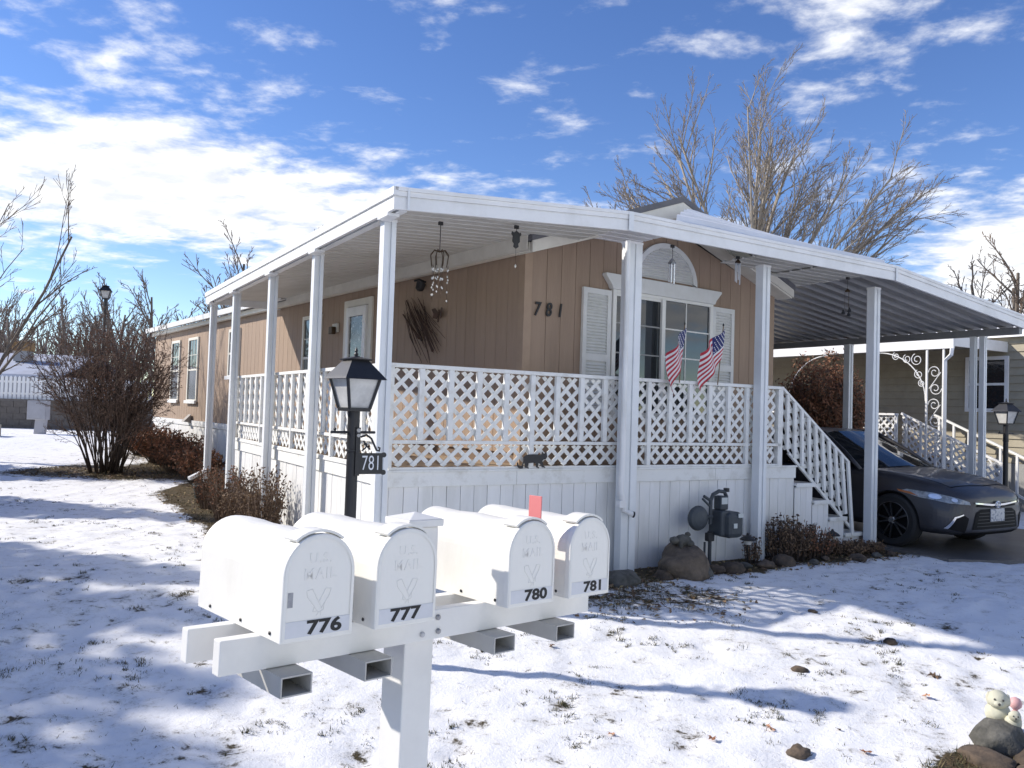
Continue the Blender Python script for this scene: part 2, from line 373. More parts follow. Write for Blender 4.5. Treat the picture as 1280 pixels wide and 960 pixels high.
# ------------------------------------------------------------------ the home
house = thing('mobile_home', 'tan mobile home with vertical siding and white trim behind the lattice porch', 'house', OH, AH)
HL, HWD, ZB, ZE, ZP = 15.5, 4.15, 1.16, 3.24, 3.86         # length, width, siding foot, eave, wall apex
def ztop(x): return ZE+(ZP-ZE)*(1-abs(x-HWD/2)/(HWD/2))
core = MB().prism([(.02, .1), (HWD-.02, .1), (HWD-.02, ZE-.02), (HWD/2, ZP-.02), (.02, ZE-.02)], .02, HL, lambda p, d: Vector((p[0], d, p[1])))
wall = core.build('wall', tandark, house)
# siding boards, long side
pl = MB().box(-.010, .03, .0025, .1975, ZB, ZE).build('plank', tan, wall, bevel=.003)
pl.location = (0, 0, 0)
for i in range(1, 77):
    c = pl.copy(); C.objects.link(c); c.parent = wall; c.location = (0, .2*i+.08, 0)
pl.location = (0, .08, 0)
# siding boards, gable end (stops just above the deck)
x = .08; k = 0
while x < HWD-.1:
    x1 = min(x+.195, HWD-.07)
    pts = [(x, .9), (x1, .9), (x1, ztop(x1))] + ([(HWD/2, ZP)] if x < HWD/2 < x1 else []) + [(x, ztop(x))]
    MB().prism(pts, -.010, .03, lambda p, d: Vector((p[0], d, p[1]))).build('plank', tan, wall, bevel=.003)
    x += .2
box('corner_trim', tantrim, house, -.026, .075, -.026, .075, .9, ZE, .004)
box('corner_trim', tantrim, house, HWD-.075, HWD+.026, -.026, .075, .9, ZE, .004)
box('corner_trim', tantrim, house, -.026, .05, HL-.03, HL+.06, ZB, ZE, .004)
box('belt_trim', white, house, -.05, .03, 6.2, HL, 1.045, 1.157, .004)
sk = box('skirting', white, house, -.02, .03, 6.1, HL, .0, 1.043)
for i in range(31):
    box('skirt_panel', skirtm, sk, -.03, -.0205, 6.12+i*.3, 6.41+i*.3, .02, 1.04)
# roof
rf = MB()
for y0, y1, th in ((-.27, HL+.25, .07),):
    prof = [(-.13, ZE+.13), (HWD/2, ZP+.29), (HWD+.13, ZE+.13), (HWD+.13, ZE+.06), (HWD/2, ZP+.22), (-.13, ZE+.06)]
    rf.prism(prof, y0, y1, lambda p, d: Vector((p[0], d, p[1])))
roof = rf.build('roof', shing, house)
box('eave_trim', cream, house, -.115, -.03, -.2, HL+.2, ZE-.03, ZE+.058, .004); box('eave_flashing', cream, house, -.145, -.1315, -.2, 6.28, ZE-.02, ZE+.13, .003)
box('eave_trim', cream, house, HWD+.03, HWD+.115, -.2, HL+.2, ZE-.03, ZE+.058, .004)
gt = MB().prism([(-.13, ZE+.07), (-.235, ZE+.05), (-.25, ZE+.15), (-.235, ZE+.15), (-.222, ZE+.062), (-.135, ZE+.082)], 6.3, HL+.25, lambda p, d: Vector((p[0], d, p[1])))
gt.build('gutter', white, house)
for sgn in (-1, 1):
    pr = [(HWD/2, ZP+.22), (HWD/2, ZP+.05), (HWD/2+sgn*(HWD/2+.115), ZE-.115+.08), (HWD/2+sgn*(HWD/2+.115), ZE+.065)]
    MB().prism(pr, -.262, -.235, lambda p, d: Vector((p[0], d, p[1]))).build('rake_board', cream, house, bevel=.003)
    pr = [(HWD/2, ZP+.05), (HWD/2, ZP+.03), (HWD/2+sgn*(HWD/2+.1), ZE-.05), (HWD/2+sgn*(HWD/2+.1), ZE-.03)]
    MB().prism(pr, -.24, -.016, lambda p, d: Vector((p[0], d, p[1]))).build('soffit', cream, house)
# windows on the long side
def side_window(y0, y1, z0, z1, gm=glass, grid=True, sill=True):
    f = MB(); w = .06
    f.box(-.045, -.0, y0-w, y0, z0-w, z1+w).box(-.045, -.0, y1, y1+w, z0-w, z1+w).box(-.045, -.0, y0, y1, z1, z1+w).box(-.045, -.0, y0, y1, z0-w, z0)
    fr = f.build('window', cream, house, bevel=.003)
    box('pane', gm, fr, -.022, -.016, y0, y1, (z0+z1)/2, z1); box('pane', glassd, fr, -.022, -.016, y0, y1, z0, (z0+z1)/2-.002)
    box('meeting_rail', cream, fr, -.036, -.02, y0, y1, (z0+z1)/2-.02, (z0+z1)/2+.02)
    if grid:
        for k in (1, 2): box('muntin', cream, fr, -.028, -.021, y0+(y1-y0)*k/3-.006, y0+(y1-y0)*k/3+.006, (z0+z1)/2+.02, z1)
        zm = (z0+z1)/2; box('muntin', cream, fr, -.0285, -.0205, y0, y1, zm+(z1-zm)*.5-.006, zm+(z1-zm)*.5+.006)
    if sill: box('sill', white, fr, -.085, -.046, y0-.09, y1+.09, z0-.09, z0-.02, .004)
side_window(13.22, 13.84, 1.62, 2.94); side_window(11.72, 12.38, 1.62, 2.94); side_window(8.95, 9.5, 2.12, 2.96); side_window(5.14, 5.74, 1.72, 2.93)
# storm door on the long side
d = MB(); d.box(-.04, 0, 3.38, 3.5, 1.06, 3.1).box(-.04, 0, 4.14, 4.26, 1.06, 3.1).box(-.04, 0, 3.5, 4.14, 3.0, 3.1)
door = d.build('door_frame', cream, house, bevel=.004)
d = MB(); d.box(-.07, -.02, 3.51, 3.6, 1.1, 2.99).box(-.07, -.02, 4.04, 4.13, 1.1, 2.99).box(-.07, -.02, 3.6, 4.04, 2.86, 2.99).box(-.07, -.02, 3.6, 4.04, 1.1, 1.5)
dl = d.build('storm_door', white, house, bevel=.004)
pn = MB().box(-.046, -.04, 3.6, 4.04, 1.5, 2.86).build('pane', mat('etched_door_glass', (.05, .055, .055), .08, (.50, .52, .50), 16, contrast=(.56, .62), spec=.8), dl)
MB().tube([(-.09, 4.075, 2.02), (-.09, 4.075, 2.16)], .012, 8).build('handle', chrome, dl)
# porch light by the door
pl_ = thing('porch_light', 'small square porch light on the siding beside the storm door', 'light', Hh(0, 4.55, 2.72), AH)
box('backplate', cream, pl_, -.05, -.015, -.09, .09, -.05, .08, .006); box('shade', brass, pl_, -.12, -.05, -.06, .06, -.08, .03, .01)
# dryer vent
v = MB(); v.box(-.12, -.05, -.09, .09, -.02, .0).add([(-.05, -.1, .12), (-.05, .1, .12), (-.2, .1, -.04), (-.2, -.1, -.04), (-.05, -.1, -.06), (-.05, .1, -.06)], [(0, 1, 2, 3), (0, 3, 4), (1, 5, 2), (2, 5, 4, 3), (0, 4, 5, 1)])
vt = v.build('dryer_vent', mat('grey_vent', (.30, .27, .24), .6)); vt.location = Hh(0, 12.05, 1.17); vt.rotation_euler.z = AH; tag(vt, 'small grey hooded vent low on the tan long wall', 'vent')

# ---- gable window, shutters, header, arched louvre
wx0, wx1, wz0, wz1 = 1.25, 2.84, 1.62, 2.95
f = MB(); w = .055
f.box(wx0-w, wx0, -.06, -.012, wz0-w, wz1+w).box(wx1, wx1+w, -.06, -.012, wz0-w, wz1+w).box(wx0, wx1, -.06, -.012, wz1, wz1+w).box(wx0, wx1, -.06, -.012, wz0-w, wz0)
gw = f.build('window', vinylw, house, bevel=.004)
xm = 2.0
box('mullion', vinylw, gw, xm-.03, xm+.03, -.075, -.02, wz0, wz1, .004)
box('pane', glass, gw, wx0, xm-.03, -.042, -.034, wz0, wz1); box('pane', glass, gw, xm+.03, wx1, -.036, -.028, wz0, wz1)
box('sash_rail', vinylw, gw, wx0, xm-.03, -.048, -.043, wz1-.03, wz1)
for k in (1, 2, 3):
    z = wz0+(wz1-wz0)*k/4
    box('muntin', vinylw, gw, xm+.03, wx1, -.042, -.0365, z-.008, z+.008)
    box('muntin', mat('inner_muntin', (.30, .30, .29), .6), gw, wx0, xm-.03, -.0465, -.0425, z-.008, z+.008)
box('muntin', vinylw, gw, (xm+wx1)/2-.008, (xm+wx1)/2+.008, -.0425, -.036, wz0, wz1)
# header with a crown
MB().prism([(1.17, 2.985), (2.90, 2.985), (2.92, 3.03), (3.02, 3.13), (3.02, 3.155), (1.06, 3.155), (1.06, 3.13), (1.15, 3.03)], -.085, -.012, lambda p, d: Vector((p[0], d, p[1]))).build('window_header', shut, house, bevel=.006)
# arch
n = 24; arc = [(2.07+.53*math.cos(math.pi*i/n), 3.165+.46*math.sin(math.pi*i/n)) for i in range(n+1)]
ai = [(2.07+.46*math.cos(math.pi*i/n), 3.19+.375*math.sin(math.pi*i/n)) for i in range(n+1)]
af = MB(); vs = []
for a in (arc, ai):
    for yy in (-.05, -.012): vs += [Vector((p[0], yy, p[1])) for p in a]
m_ = n+1
fs = []
for i in range(n):
    fs += [(i, i+1, 2*m_+i+1, 2*m_+i), (i, m_+i, m_+i+1, i+1), (2*m_+i, 2*m_+i+1, 3*m_+i+1, 3*m_+i), (m_+i, 3*m_+i, 3*m_+i+1, m_+i+1)]
af.add(vs, fs); arch = af.build('arched_louvre', shut, house)
MB().prism(ai, -.022, -.013, lambda p, d: Vector((p[0], d, p[1]))).build('backing', shut, arch)
for k in range(11):
    z = 3.2+k*.033; hw = .455*math.sqrt(max(0, 1-((z+.02-3.19)/.375)**2))
    if hw < .05: continue
    MB().prism([(-.024, z), (-.044, z), (-.024, z+.034)], 2.07-hw, 2.07+hw, lambda p, d: Vector((d, p[0], p[1]))).build('louvre', shut, arch)
for x0 in (.765, 2.905):
    x1 = x0+.415; z0, z1 = 1.62, 2.965
    s_ = MB().box(x0, x0+.055, -.05, -.014, z0, z1).box(x1-.055, x1, -.05, -.014, z0, z1)
    zs = (z0, z0+.06, 2.17, 2.25, z1-.06, z1)
    for a in (0, 2, 4): s_.box(x0+.055, x1-.055, -.05, -.014, zs[a], zs[a+1])
    s_.box(x0+.055, x1-.055, -.02, -.0145, z0, z1)
    so = s_.build('shutter', shut, house)
    for (za, zb_) in ((z0+.06, 2.17), (2.25, z1-.06)):
        z = za
        while z < zb_-.02:
            MB().prism([(-.021, z), (-.043, z+.004), (-.021, z+.034)], x0+.056, x1-.056, lambda p, d: Vector((d, p[0], p[1]))).build('louvre', shut, so)
            z += .034
# house number on the gable
for i, ch in enumerate('781'):
    text('number', ch, blackm, house, frame((.14+i*.155, -.03, 2.655+.006*i), (1, 0, 0), (0, 0, 1), (0, -1, 0)), .205, .006, .002, .16, 1, .82)

# ------------------------------------------------------------------ porch deck
deck = thing('porch_deck', 'raised white porch deck with lattice railing and side stairs around the tan home', 'porch', OP, AP)
box('floor', deckw, deck, .14, 5.30, .14, 6.0, .98, 1.046)
DX1 = 5.32
# skirting panels
sf = box('skirting', white, deck, .13, DX1, .135, .16, -.05, .905)
x = .14; i = 0
while x < DX1-.05:
    x1 = min(x+.137, DX1-.004); box('skirt_panel', skirtm, sf, x+.002, x1, .121+.003*(i % 3 == 0), .1345, -.05, .90, .002); x += .14; i += 1
ss = box('skirting', white, deck, .135, .16, .17, 6.0, -.05, .905)
y = .17; i = 0
while y < 5.95:
    box('skirt_panel', skirtm, ss, .121+.003*(i % 3 == 0), .1345, y+.002, min(y+.137, 5.995), -.05, .90, .002); y += .14; i += 1
for a, b_ in ((.10, 1.42), (1.423, 2.66), (2.663, 4.0), (4.003, DX1)): box('fascia_board', wpaint, deck, a, b_, .10, .134, .902, 1.03, .003)
for a, b_ in ((.137, 2.0), (2.003, 4.0), (4.003, 6.0)): box('fascia_board', wpaint, deck, .10, .134, a, b_, .902, 1.03, .003)
box('deck_edge', wpaint, deck, .085, DX1+.01, .085, .139, 1.031, 1.052, .003); box('deck_edge', wpaint, deck, .085, .139, .141, 6.02, 1.031, 1.052, .003)
def clip(p, d, x0, x1, z0, z1):
    t0, t1 = -1e9, 1e9
    for o, dd, lo, hi in ((p[0], d[0], x0, x1), (p[1], d[1], z0, z1)):
        if abs(dd) < 1e-9: continue
        a, b_ = (lo-o)/dd, (hi-o)/dd
        if a > b_: a, b_ = b_, a
        t0, t1 = max(t0, a), min(t1, b_)
    return (t0, t1) if t1-t0 > .02 else None
def lattice(x0, x1, z0, z1, fn, pitch=.146, w=.051, th=.007):
    m = MB()
    for layer, s_ in ((0, 1), (1, -1)):
        k = math.floor(((x0-z1*1) if s_ > 0 else x0+z0)/pitch)-1
        while True:
            c0 = k*pitch; k += 1
            # line x - s*z = c0
            if c0 > (x1-z0 if s_ > 0 else x1+z1): break
            d_ = (s_*.7071, .7071); r_ = clip((c0, 0), d_, x0, x1, z0, z1)
            if not r_: continue
            a = (c0+d_[0]*r_[0], d_[1]*r_[0]); b_ = (c0+d_[0]*r_[1], d_[1]*r_[1]); nx_, nz = -d_[1]*w/2, d_[0]*w/2
            q = [(a[0]+nx_, a[1]+nz), (b_[0]+nx_, b_[1]+nz), (b_[0]-nx_, b_[1]-nz), (a[0]-nx_, a[1]-nz)]
            q = [(min(max(u, x0), x1), min(max(v_, z0), z1)) for u, v_ in q]
            m.prism(q, layer*(th+.001), layer*(th+.001)+th, fn)
    return m
zr, zm_, zd = 1.98, 1.30, 1.053
ffront = lambda p, d: Vector((p[0], .118+d, p[1])); fside = lambda p, d: Vector((.118+d, p[0], p[1]))
# front railing
box('top_rail', wpaint, deck, .08, 5.06, .075, .145, zr-.035, zr, .004)
box('mid_rail', wpaint, deck, .12, 5.04, .085, .117, zm_-.02, zm_+.012, .003)
box('bottom_rail', wpaint, deck, .12, 5.04, .09, .117, zd, zd+.022, .003)
xs = [.115+.29*i for i in range(17)]
for i, x in enumerate(xs):
    z0 = zd+.023 if i % 5 == 0 else zm_+.013
    MB().box(x-.026, x+.026, .079, .116, z0, zr-.036).build('baluster', wpaint, deck, bevel=.003)
box('rail_post', wpaint, deck, 4.98, 5.06, .085, .15, zd, zr-.036, .003)
for a, b_ in ((.10, 1.565), (1.57, 3.015), (3.02, 4.97)):
    lattice(a, b_, zm_+.013, zr-.037, ffront).build('lattice_panel', wpaint, deck)
    lattice(a, b_, zd+.023, zm_-.021, ffront).build('lattice_panel', wpaint, deck)
# side railing
box('top_rail', wpaint, deck, .075, .145, .15, 6.0, zr-.035, zr, .004)
box('mid_rail', wpaint, deck, .085, .117, .15, 5.98, zm_-.02, zm_+.012, .003)
box('bottom_rail', wpaint, deck, .09, .117, .15, 5.98, zd, zd+.022, .003)
for i in range(1, 21):
    y = .115+.29*i; z0 = zd+.023 if i % 5 == 0 else zm_+.013
    MB().box(.079, .116, y-.026, y+.026, z0, zr-.036).build('baluster', wpaint, deck, bevel=.003)
for a, b_ in ((.14, 1.565), (1.57, 3.015), (3.02, 4.465), (4.47, 5.97)):
    lattice(a, b_, zm_+.013, zr-.037, fside).build('lattice_panel', wpaint, deck)
    lattice(a, b_, zd+.023, zm_-.021, fside).build('lattice_panel', wpaint, deck)
# stairs at the right end
steps = [(5.30, 5.66, .835), (5.62, 5.96, .62), (5.92, 6.26, .405), (6.22, 6.57, .20)]
for a, b_, z in steps:
    box('tread', wpaint, deck, a+.02, b_, .10, 1.30, z-.03, z, .004)
    box('step_edge', wpaint, deck, a+.025, b_+.012, .085, .099, z-.045, z+.004, .002)
    box('step_edge', wpaint, deck, b_+.001, b_+.013, .1, 1.3, z-.045, z+.003, .002)
    box('riser', wpaint, deck, b_-.022, b_-.004, .128, 1.28, -.05, z-.031)
    x = a+.022
    while x < b_-.1:
        box('skirt_panel', skirtm, deck, x, min(x+.1, b_-.024), .112, .124, -.05, z-.046, .002); x += .103
sl_ = (1.97-1.10)/(6.28-5.06)
def stair_rail(y):
    MB().bar((5.06, y, 1.965), (6.30, y, 1.965-sl_*1.24), .06, .03).build('stair_handrail', wpaint, deck, bevel=.003)
    MB().bar((5.2, y, 1.20), (6.40, y, 1.20-.80*1.2), .03, .035).build('stair_bottom_rail', wpaint, deck, bevel=.003)
    for i in range(10):
        x = 5.14+i*.125; zt = 1.945-sl_*(x-5.06); zb_ = max(.21, 1.215-.80*(x-5.2)); lean = .0+.012*i
        MB().bar((x+lean, y-.03, zb_-(.02 if i < 9 else .19)), (x, y-.03, zt), .045, .03, (0, 1, 0)).build('stair_baluster', wpaint, deck, bevel=.003)
    m = lattice(5.09, 6.27, 0, .70, lambda p, d: Vector((p[0]+.0*p[1], y+.0+d, 1.245-.80*(p[0]-5.09)+.02+p[1]*(1-.04*(p[0]-5.09)))))
    m.build('lattice_panel', wpaint, deck)
stair_rail(.118); stair_rail(1.27)

# ------------------------------------------------------------------ porch cover and carport
cover = thing('patio_cover', 'white aluminium porch cover and carport roof carried on slim white posts', 'carport', OP, AP)
YF, XL, YB, XR = -.40, -.12, 7.5, 9.62
def zc(x):                       # fascia foot along the front
    if x < 2.3: return 3.185+(x-XL)*(3.355-3.185)/(2.3-XL)
    if x < 6.45: return 3.355-(x-2.3)*.006
    return 3.33-(x-6.45)*.118
def fasc(x0, x1):
    m = MB(); z0, z1 = zc(x0), zc(x1-1e-4)
    def q(ya, yb, a, b_): m.add([(x0, ya, z0+a), (x1, ya, z1+a), (x1, yb, z1+a), (x0, yb, z0+a), (x0, ya, z0+b_), (x1, ya, z1+b_), (x1, yb, z1+b_), (x0, yb, z0+b_)], [(0,3,2,1),(4,5,6,7),(0,1,5,4),(1,2,6,5),(2,3,7,6),(3,0,4,7)])
    q(YF, YF+.03, 0, .095); q(YF+.008, YF+.03, .0955, .108); q(YF-.006, YF+.03, .1085, .15); q(YF-.016, YF+.03, .1505, .182)
    return m.build('fascia', white, cover, bevel=.002)
fasc(XL, 2.3); fasc(2.304, 6.45); fasc(6.454, XR)
for x, w in ((2.3, .03), (6.45, .02), (XL+.12, .01)): box('fascia_joint', alum, cover, x-w, x+w, YF-.019, YF-.0165, zc(x-.01)-.004, zc(x-.01)+.18)
m = MB()
z = 3.185
m.box(XL, XL+.03, YF+.031, YB, z, z+.10).box(XL+.006, XL+.03, YF+.031, YB, z+.1005, z+.113).box(XL-.014, XL+.03, YF-.016, YB+.01, z+.1135, z+.182)
m.build('side_fascia', white, cover, bevel=.002)
box('end_fascia', alum, cover, XL+.031, 1.2, YB-.03, YB, 3.19, 3.36)
box('eave_beam', alum, cover, XL+.06, XL+.13, YF+.04, YB-.04, 3.185, 3.25)
def pans(name, m_, x0, x1, y0, y1, zf, per, depth, groove=.3, back=None, th=.004, nxs=2, taper=None):
    mb = MB(); ys = []; y = y0
    while y < y1-1e-6:
        g = per*groove
        ys += [(y, 0), (y+per-g*1.0, 0), (y+per-g*.75, depth), (y+per-g*.25, depth)]; y += per
    ys.append((y1, 0)); ys = [q for q in ys if q[0] <= y1+1e-6]
    n = len(ys); X_ = [x0+(x1-x0)*i/(nxs-1) for i in range(nxs)]
    for off in (0, th):
        for (y, dz) in ys:
            for i in range(nxs):
                xx = X_[i] if taper is None else taper(y, i/(nxs-1))
                mb.v.append((xx, y, zf(xx, y)+dz+off))
    T = n*nxs
    for j in range(n-1):
        for i in range(nxs-1):
            a = j*nxs+i; mb.f += [(a, a+1, a+nxs+1, a+nxs), (T+a, T+a+nxs, T+a+nxs+1, T+a+1)]
    for j in range(n-1):
        a, b_ = j*nxs, (j+1)*nxs; mb.f += [(a, b_, T+b_, T+a), (a+nxs-1, T+a+nxs-1, T+b_+nxs-1, b_+nxs-1)]
    mb.mi = [0]*len(mb.f)
    return mb.build(name, m_, cover)
pans('porch_roof_pan', pan, XL+.031, 2.29, YF+.031, YB-.031, lambda x, y: 3.262+.056*(x-XL), .155, .03, .28)
# saddle between the front fascia and the gable
def hcoord(x, y):
    p = Vector((x, y, 0)); w_ = OP+EX*x+EY*y-OH; return w_.dot(HX), w_.dot(HY)
def zsad(x, y):
    hx, hy = hcoord(x, y); zb_ = ZE-.01+(ZP+.04-ZE)*max(-.2, 1-abs(hx-HWD/2)/(HWD/2)); t_ = (y-YF)/max(.2, (y-YF)-(hy+.2)); t_ = min(1, max(0, t_))
    return 3.515+(y-YF)*max(.0, .52-.09*max(0, hx-1.6))
pans('saddle_roof_pan', panlid, 3.15, 6.44, YF+.031, .83, zsad, .2, .045, .5, nxs=40, taper=lambda y, f: (2.85+(y-YF)*1.15)*(1-f)+6.44*f)
pans('front_roof_pan', panlid, 2.31, 3.14, YF+.031, .6, lambda x, y: 3.49, .155, .022, .22)
pans('carport_flat_pan', pan, 4.5, 6.0, YF+.031, .60, lambda x, y: 3.452, .155, .022, .22)
pans('carport_flat_pan', pan, 5.5, 6.445, YF+.031, 1.2, lambda x, y: 3.435, .155, .022, .22)
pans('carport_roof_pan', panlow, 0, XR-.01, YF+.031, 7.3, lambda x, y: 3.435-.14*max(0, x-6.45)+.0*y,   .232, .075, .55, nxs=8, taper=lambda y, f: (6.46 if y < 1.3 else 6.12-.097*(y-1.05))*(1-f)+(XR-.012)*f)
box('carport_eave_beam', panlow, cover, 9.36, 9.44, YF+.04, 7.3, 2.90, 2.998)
# posts: two channels with a groove between
def post(x, y, zt, zb_=0, deep=.085, wide=.085, name='post'):
    m = MB(); h = wide/2; g = .012
    m.box(x-h, x-g, y-deep/2, y+deep/2, zb_, zt).box(x+g, x+h, y-deep/2, y+deep/2, zb_, zt).box(x-g, x+g, y-deep/2+.016, y+deep/2-.016, zb_, zt)
    o = m.build(name, alum, cover, bevel=.003)
    MB().box(x-h-.004, x+h+.004, y-deep/2-.004, y+deep/2+.004, zt-.02, zt+.004).build('post_bracket', white, o)
    return o
post(0, 0, 3.183, -.02, .10, .11); post(2.66, 0, 3.35, -.02, .10, .19); post(4.58, 0, 3.34, -.02, .11, .12); post(6.6, 0, 3.30, 0, .11, .12)
for y in (1.93, 3.72, 5.74, 7.42): post(0, y, 3.184, -.02 if y < 7 else .0, .10, .10)
for y in (.16, .30): post(9.40, y, 2.90, 0, .075, .075)
post(9.40, 2.42, 2.90, 0, .11, .11); post(9.40, 6.6, 2.90, 0, .11, .11)
for y in (.0, 1.93, 3.72, 5.74, 7.42): box('beam_splice', white, cover, XL-.005, XL+.10, y-.28, y-.06, 3.158, 3.183)
# downspouts
MB().tube([(2.535, -.085, 3.34), (2.535, -.085, 1.2), (2.53, -.085, .82), (2.57, -.09, .64), (2.66, -.12, .60)], .028, 10).build('downspout', white, cover, smooth=40)
MB().tube([(2.655, -.118, .602), (2.672, -.124, .598)], .031, 10).build('downspout_mouth', blackm, cover)
MB().box(2.53-.035, 2.53+.04, -.115, -.045, .67, .74).build('downspout_strap', white, cover, bevel=.004)
MB().bar((-.02, 7.36, .48), (-.30, 7.22, .36), .07, .055).build('downspout_elbow', white, cover, bevel=.006)

# ------------------------------------------------------------------ mailbox stand and boxes
MBb = Vector((.73436552, .67826873, -.02566727)); MBt = Vector((.67866882, -.73434775, .01191675)); MBn = Vector((.01076594, .02617083, .99959951))
MO = Vector((-.485, 2.0945, 1.0011))
MM = frame(MO, MBb, -MBt, MBn)            # local x along the rails, local -y towards the doors, z up
def mthing(name, label, cat, s_=0, group=None):
    o = thing(name, label, cat, group=group); o.matrix_world = MM @ Matrix.Translation((s_, 0, 0)); return o
st = mthing('mailbox_stand', 'white vinyl post with two cross rails and four tube arms holding the mailboxes', 'mailbox stand')
box('rail', wpost, st, -.205, 1.165, .10, .14, -.089, -.001, .003)
box('rail', wpost, st, -.225, 1.14, .255, .295, -.089, -.001, .003)
m = MB().box(.388, .496, .1415, .2535, -1.30, .245)
pst = m.build('post', wpost, st, bevel=.004)
cp = MB(); cx_, cy_ = .442, .1975
cp.box(cx_-.066, cx_+.066, cy_-.066, cy_+.066, .246, .268)
cp.add([(cx_-.064, cy_-.064, .2685), (cx_+.064, cy_-.064, .2685), (cx_+.064, cy_+.064, .2685), (cx_-.064, cy_+.064, .2685), (cx_, cy_, .287)], [(0, 1, 4), (1, 2, 4), (2, 3, 4), (3, 0, 4), (0, 3, 2, 1)])
cp.build('post_cap', wpost, st, bevel=.002)
for sx_ in (-.035, .212, .680, .957):
    m = MB(); w, h, t_ = .088, .052, .004; zt = -.0905
    m.box(sx_-w/2, sx_+w/2, .015, .46, zt-t_, zt).box(sx_-w/2, sx_+w/2, .015, .46, zt-h, zt-h+t_).box(sx_-w/2, sx_-w/2+t_, .015, .46, zt-h+t_, zt-t_).box(sx_+w/2-t_, sx_+w/2, .015, .46, zt-h+t_, zt-t_)
    m.build('support_tube', mat('grey_vinyl', (.50, .49, .455), .5, (.44, .43, .40), 6), st)
for (bx_, bz) in ((.418, -.068), (.475, -.024), (.478, -.066)):
    MB().lathe([(.0085, 0), (.0085, .005), (.005, .008)], 12, (bx_, .0995, bz), Matrix.Rotation(R(90), 3, 'X')).build('bolt', steel if bx_ > .42 else mat('bolt_grey', (.5, .5, .51), .5, metal=.3), st)
BW, BH, BL = .205, .267, .507
def arch_poly(w, h, inset=0, n=18):
    r_ = w/2-inset; zs = h-w/2
    return [(-r_, inset)]+[(r_*-math.cos(math.pi*i/n), zs+r_*math.sin(math.pi*i/n)) for i in range(n+1)]+[(r_, inset)]
def mailbox(s_, num, label, flag=None, patch=False):
    o = mthing('mailbox', label, 'mailbox', s_, 'mailboxes on the vinyl stand')
    ax = lambda p, d: Vector((p[0], d, p[1]))
    # slightly sagged sheet metal body: several stations
    m = MB(); po = arch_poly(BW-.008, BH-.004, 0, 20); n = len(po); K = 9
    for k in range(K):
        y = .012+(BL-.012)*k/(K-1)
        for q, (x, z) in enumerate(po):
            dz = .0022*math.sin(k*1.7+num)*max(0, (z-.16)/.1); m.v.append((x, y, z+dz))
    for k in range(K-1):
        for q in range(n): m.f.append((k*n+q, k*n+(q+1) % n, (k+1)*n+(q+1) % n, (k+1)*n+q))
    m.f += [tuple(range(n)), tuple((K-1)*n+q for q in range(n))][:2]; m.mi = [0]*len(m.f)
    m.build('body', mailw, o, smooth=35)
    d = MB().prism(arch_poly(BW, BH, 0, 24), -.012, .011, ax).build('door', mailw, o, bevel=.003)
    # raised rim of the door
    rim = MB(); a, b_ = arch_poly(BW, BH, .004, 24), arch_poly(BW, BH, .011, 24); n = len(a)
    rim.add([Vector((p[0], -.0125, p[1])) for p in a]+[Vector((p[0], -.0138, p[1])) for p in b_], [(i, i+1, n+i+1, n+i) for i in range(n-1)])
    rim.build('door_rim', mailw, d)
    F = lambda x, z, y=-.0125: frame((x, y, z), (1, 0, 0), (0, 0, 1), (0, -1, 0))
    emb = mat('embossed_worn', (.785, .77, .72), .5)
    text('embossed_lettering', 'U.S.', emb, d, F(0, .205), .036, .0007, .0004, 0, 1.15); text('embossed_lettering', 'MAIL', emb, d, F(0, .165), .040, .0007, .0004, 0, 1.1)
    eg = MB()
    for pts in ([(-.036, .125), (-.02, .128), (-.004, .10), (.006, .082)], [(-.036, .125), (-.034, .11), (-.012, .083), (-.002, .07)], [(.034, .125), (.018, .127), (.006, .105), (.0, .094)], [(.034, .125), (.028, .108), (.016, .09), (.006, .076)], [(-.012, .083), (-.016, .072), (.002, .068), (.014, .074), (.016, .09)], [(0, .068), (-.006, .06)], [(.006, .069), (.006, .06)]):
        eg.tube([(x, -.0124, z) for x, z in pts], .0011, 5)
    eg.build('embossed_eagle', mat('embossed_lines', (.765, .75, .70), .55), d)
    box('number_plate', sticker, d, -.092, .092, -.0134, -.0125, .012, .052)
    text('number', str(num), ink, d, F(.018 if num != 777 else -.004, .0315, -.0138), .047, .0004, .0017, 0, 1.02, 1.42)
    # latch tab on the crown and its catch
    m = MB(); k = 8; vs = []
    for y in (-.004, .062):
        for i in range(k+1):
            a = R(52+i*76/k); rr = BW/2+.004
            for e in (0, .007): vs.append((-(rr+e)*math.cos(a), y, BH-BW/2+(rr+e)*math.sin(a)))
    fs = []; q = 2*(k+1)
    for i in range(k): fs += [(2*i+1, 2*i+3, q+2*i+3, q+2*i+1), (2*i, 2*i+2, 2*i+3, 2*i+1), (q+2*i, q+2*i+1, q+2*i+3, q+2*i+2), (2*i, q+2*i, q+2*i+2, 2*i+2)]
    fs += [(0, 1, q+1, q), (2*k, q+2*k, q+2*k+1, 2*k+1)]
    m.add(vs, fs); m.build('latch_tab', mailw, o, smooth=40)
    for y in (.05, .22, .42):
        MB().lathe([(.004, 0), (.0055, .002), (.003, .004)], 8, (-BW/2+.004, y, .016), Matrix.Rotation(R(-90), 3, 'Y')).build('rivet', blackm, o)
    if patch: MB().box(-.088, -.074, -.0131, -.0122, .088, .125).build('worn_patch', grime, d)
    if flag:
        m = MB().prism([(.0, .0), (.012, 0), (.012, .075), (.05, .115), (.05, .155), (.0, .155)], -.002, .002, lambda p, d_: Vector((BW/2+.012+d_, .10+p[0]*-1, BH-.10+p[1]))).build('flag', redp, o)
    return o
mailbox(0, 776, 'white mailbox numbered 776 with a worn grey patch on its door', patch=True)
mailbox(.275, 777, 'white mailbox numbered 777 beside the stand post')
mailbox(.762, 780, 'white mailbox numbered 780 on the vinyl stand')
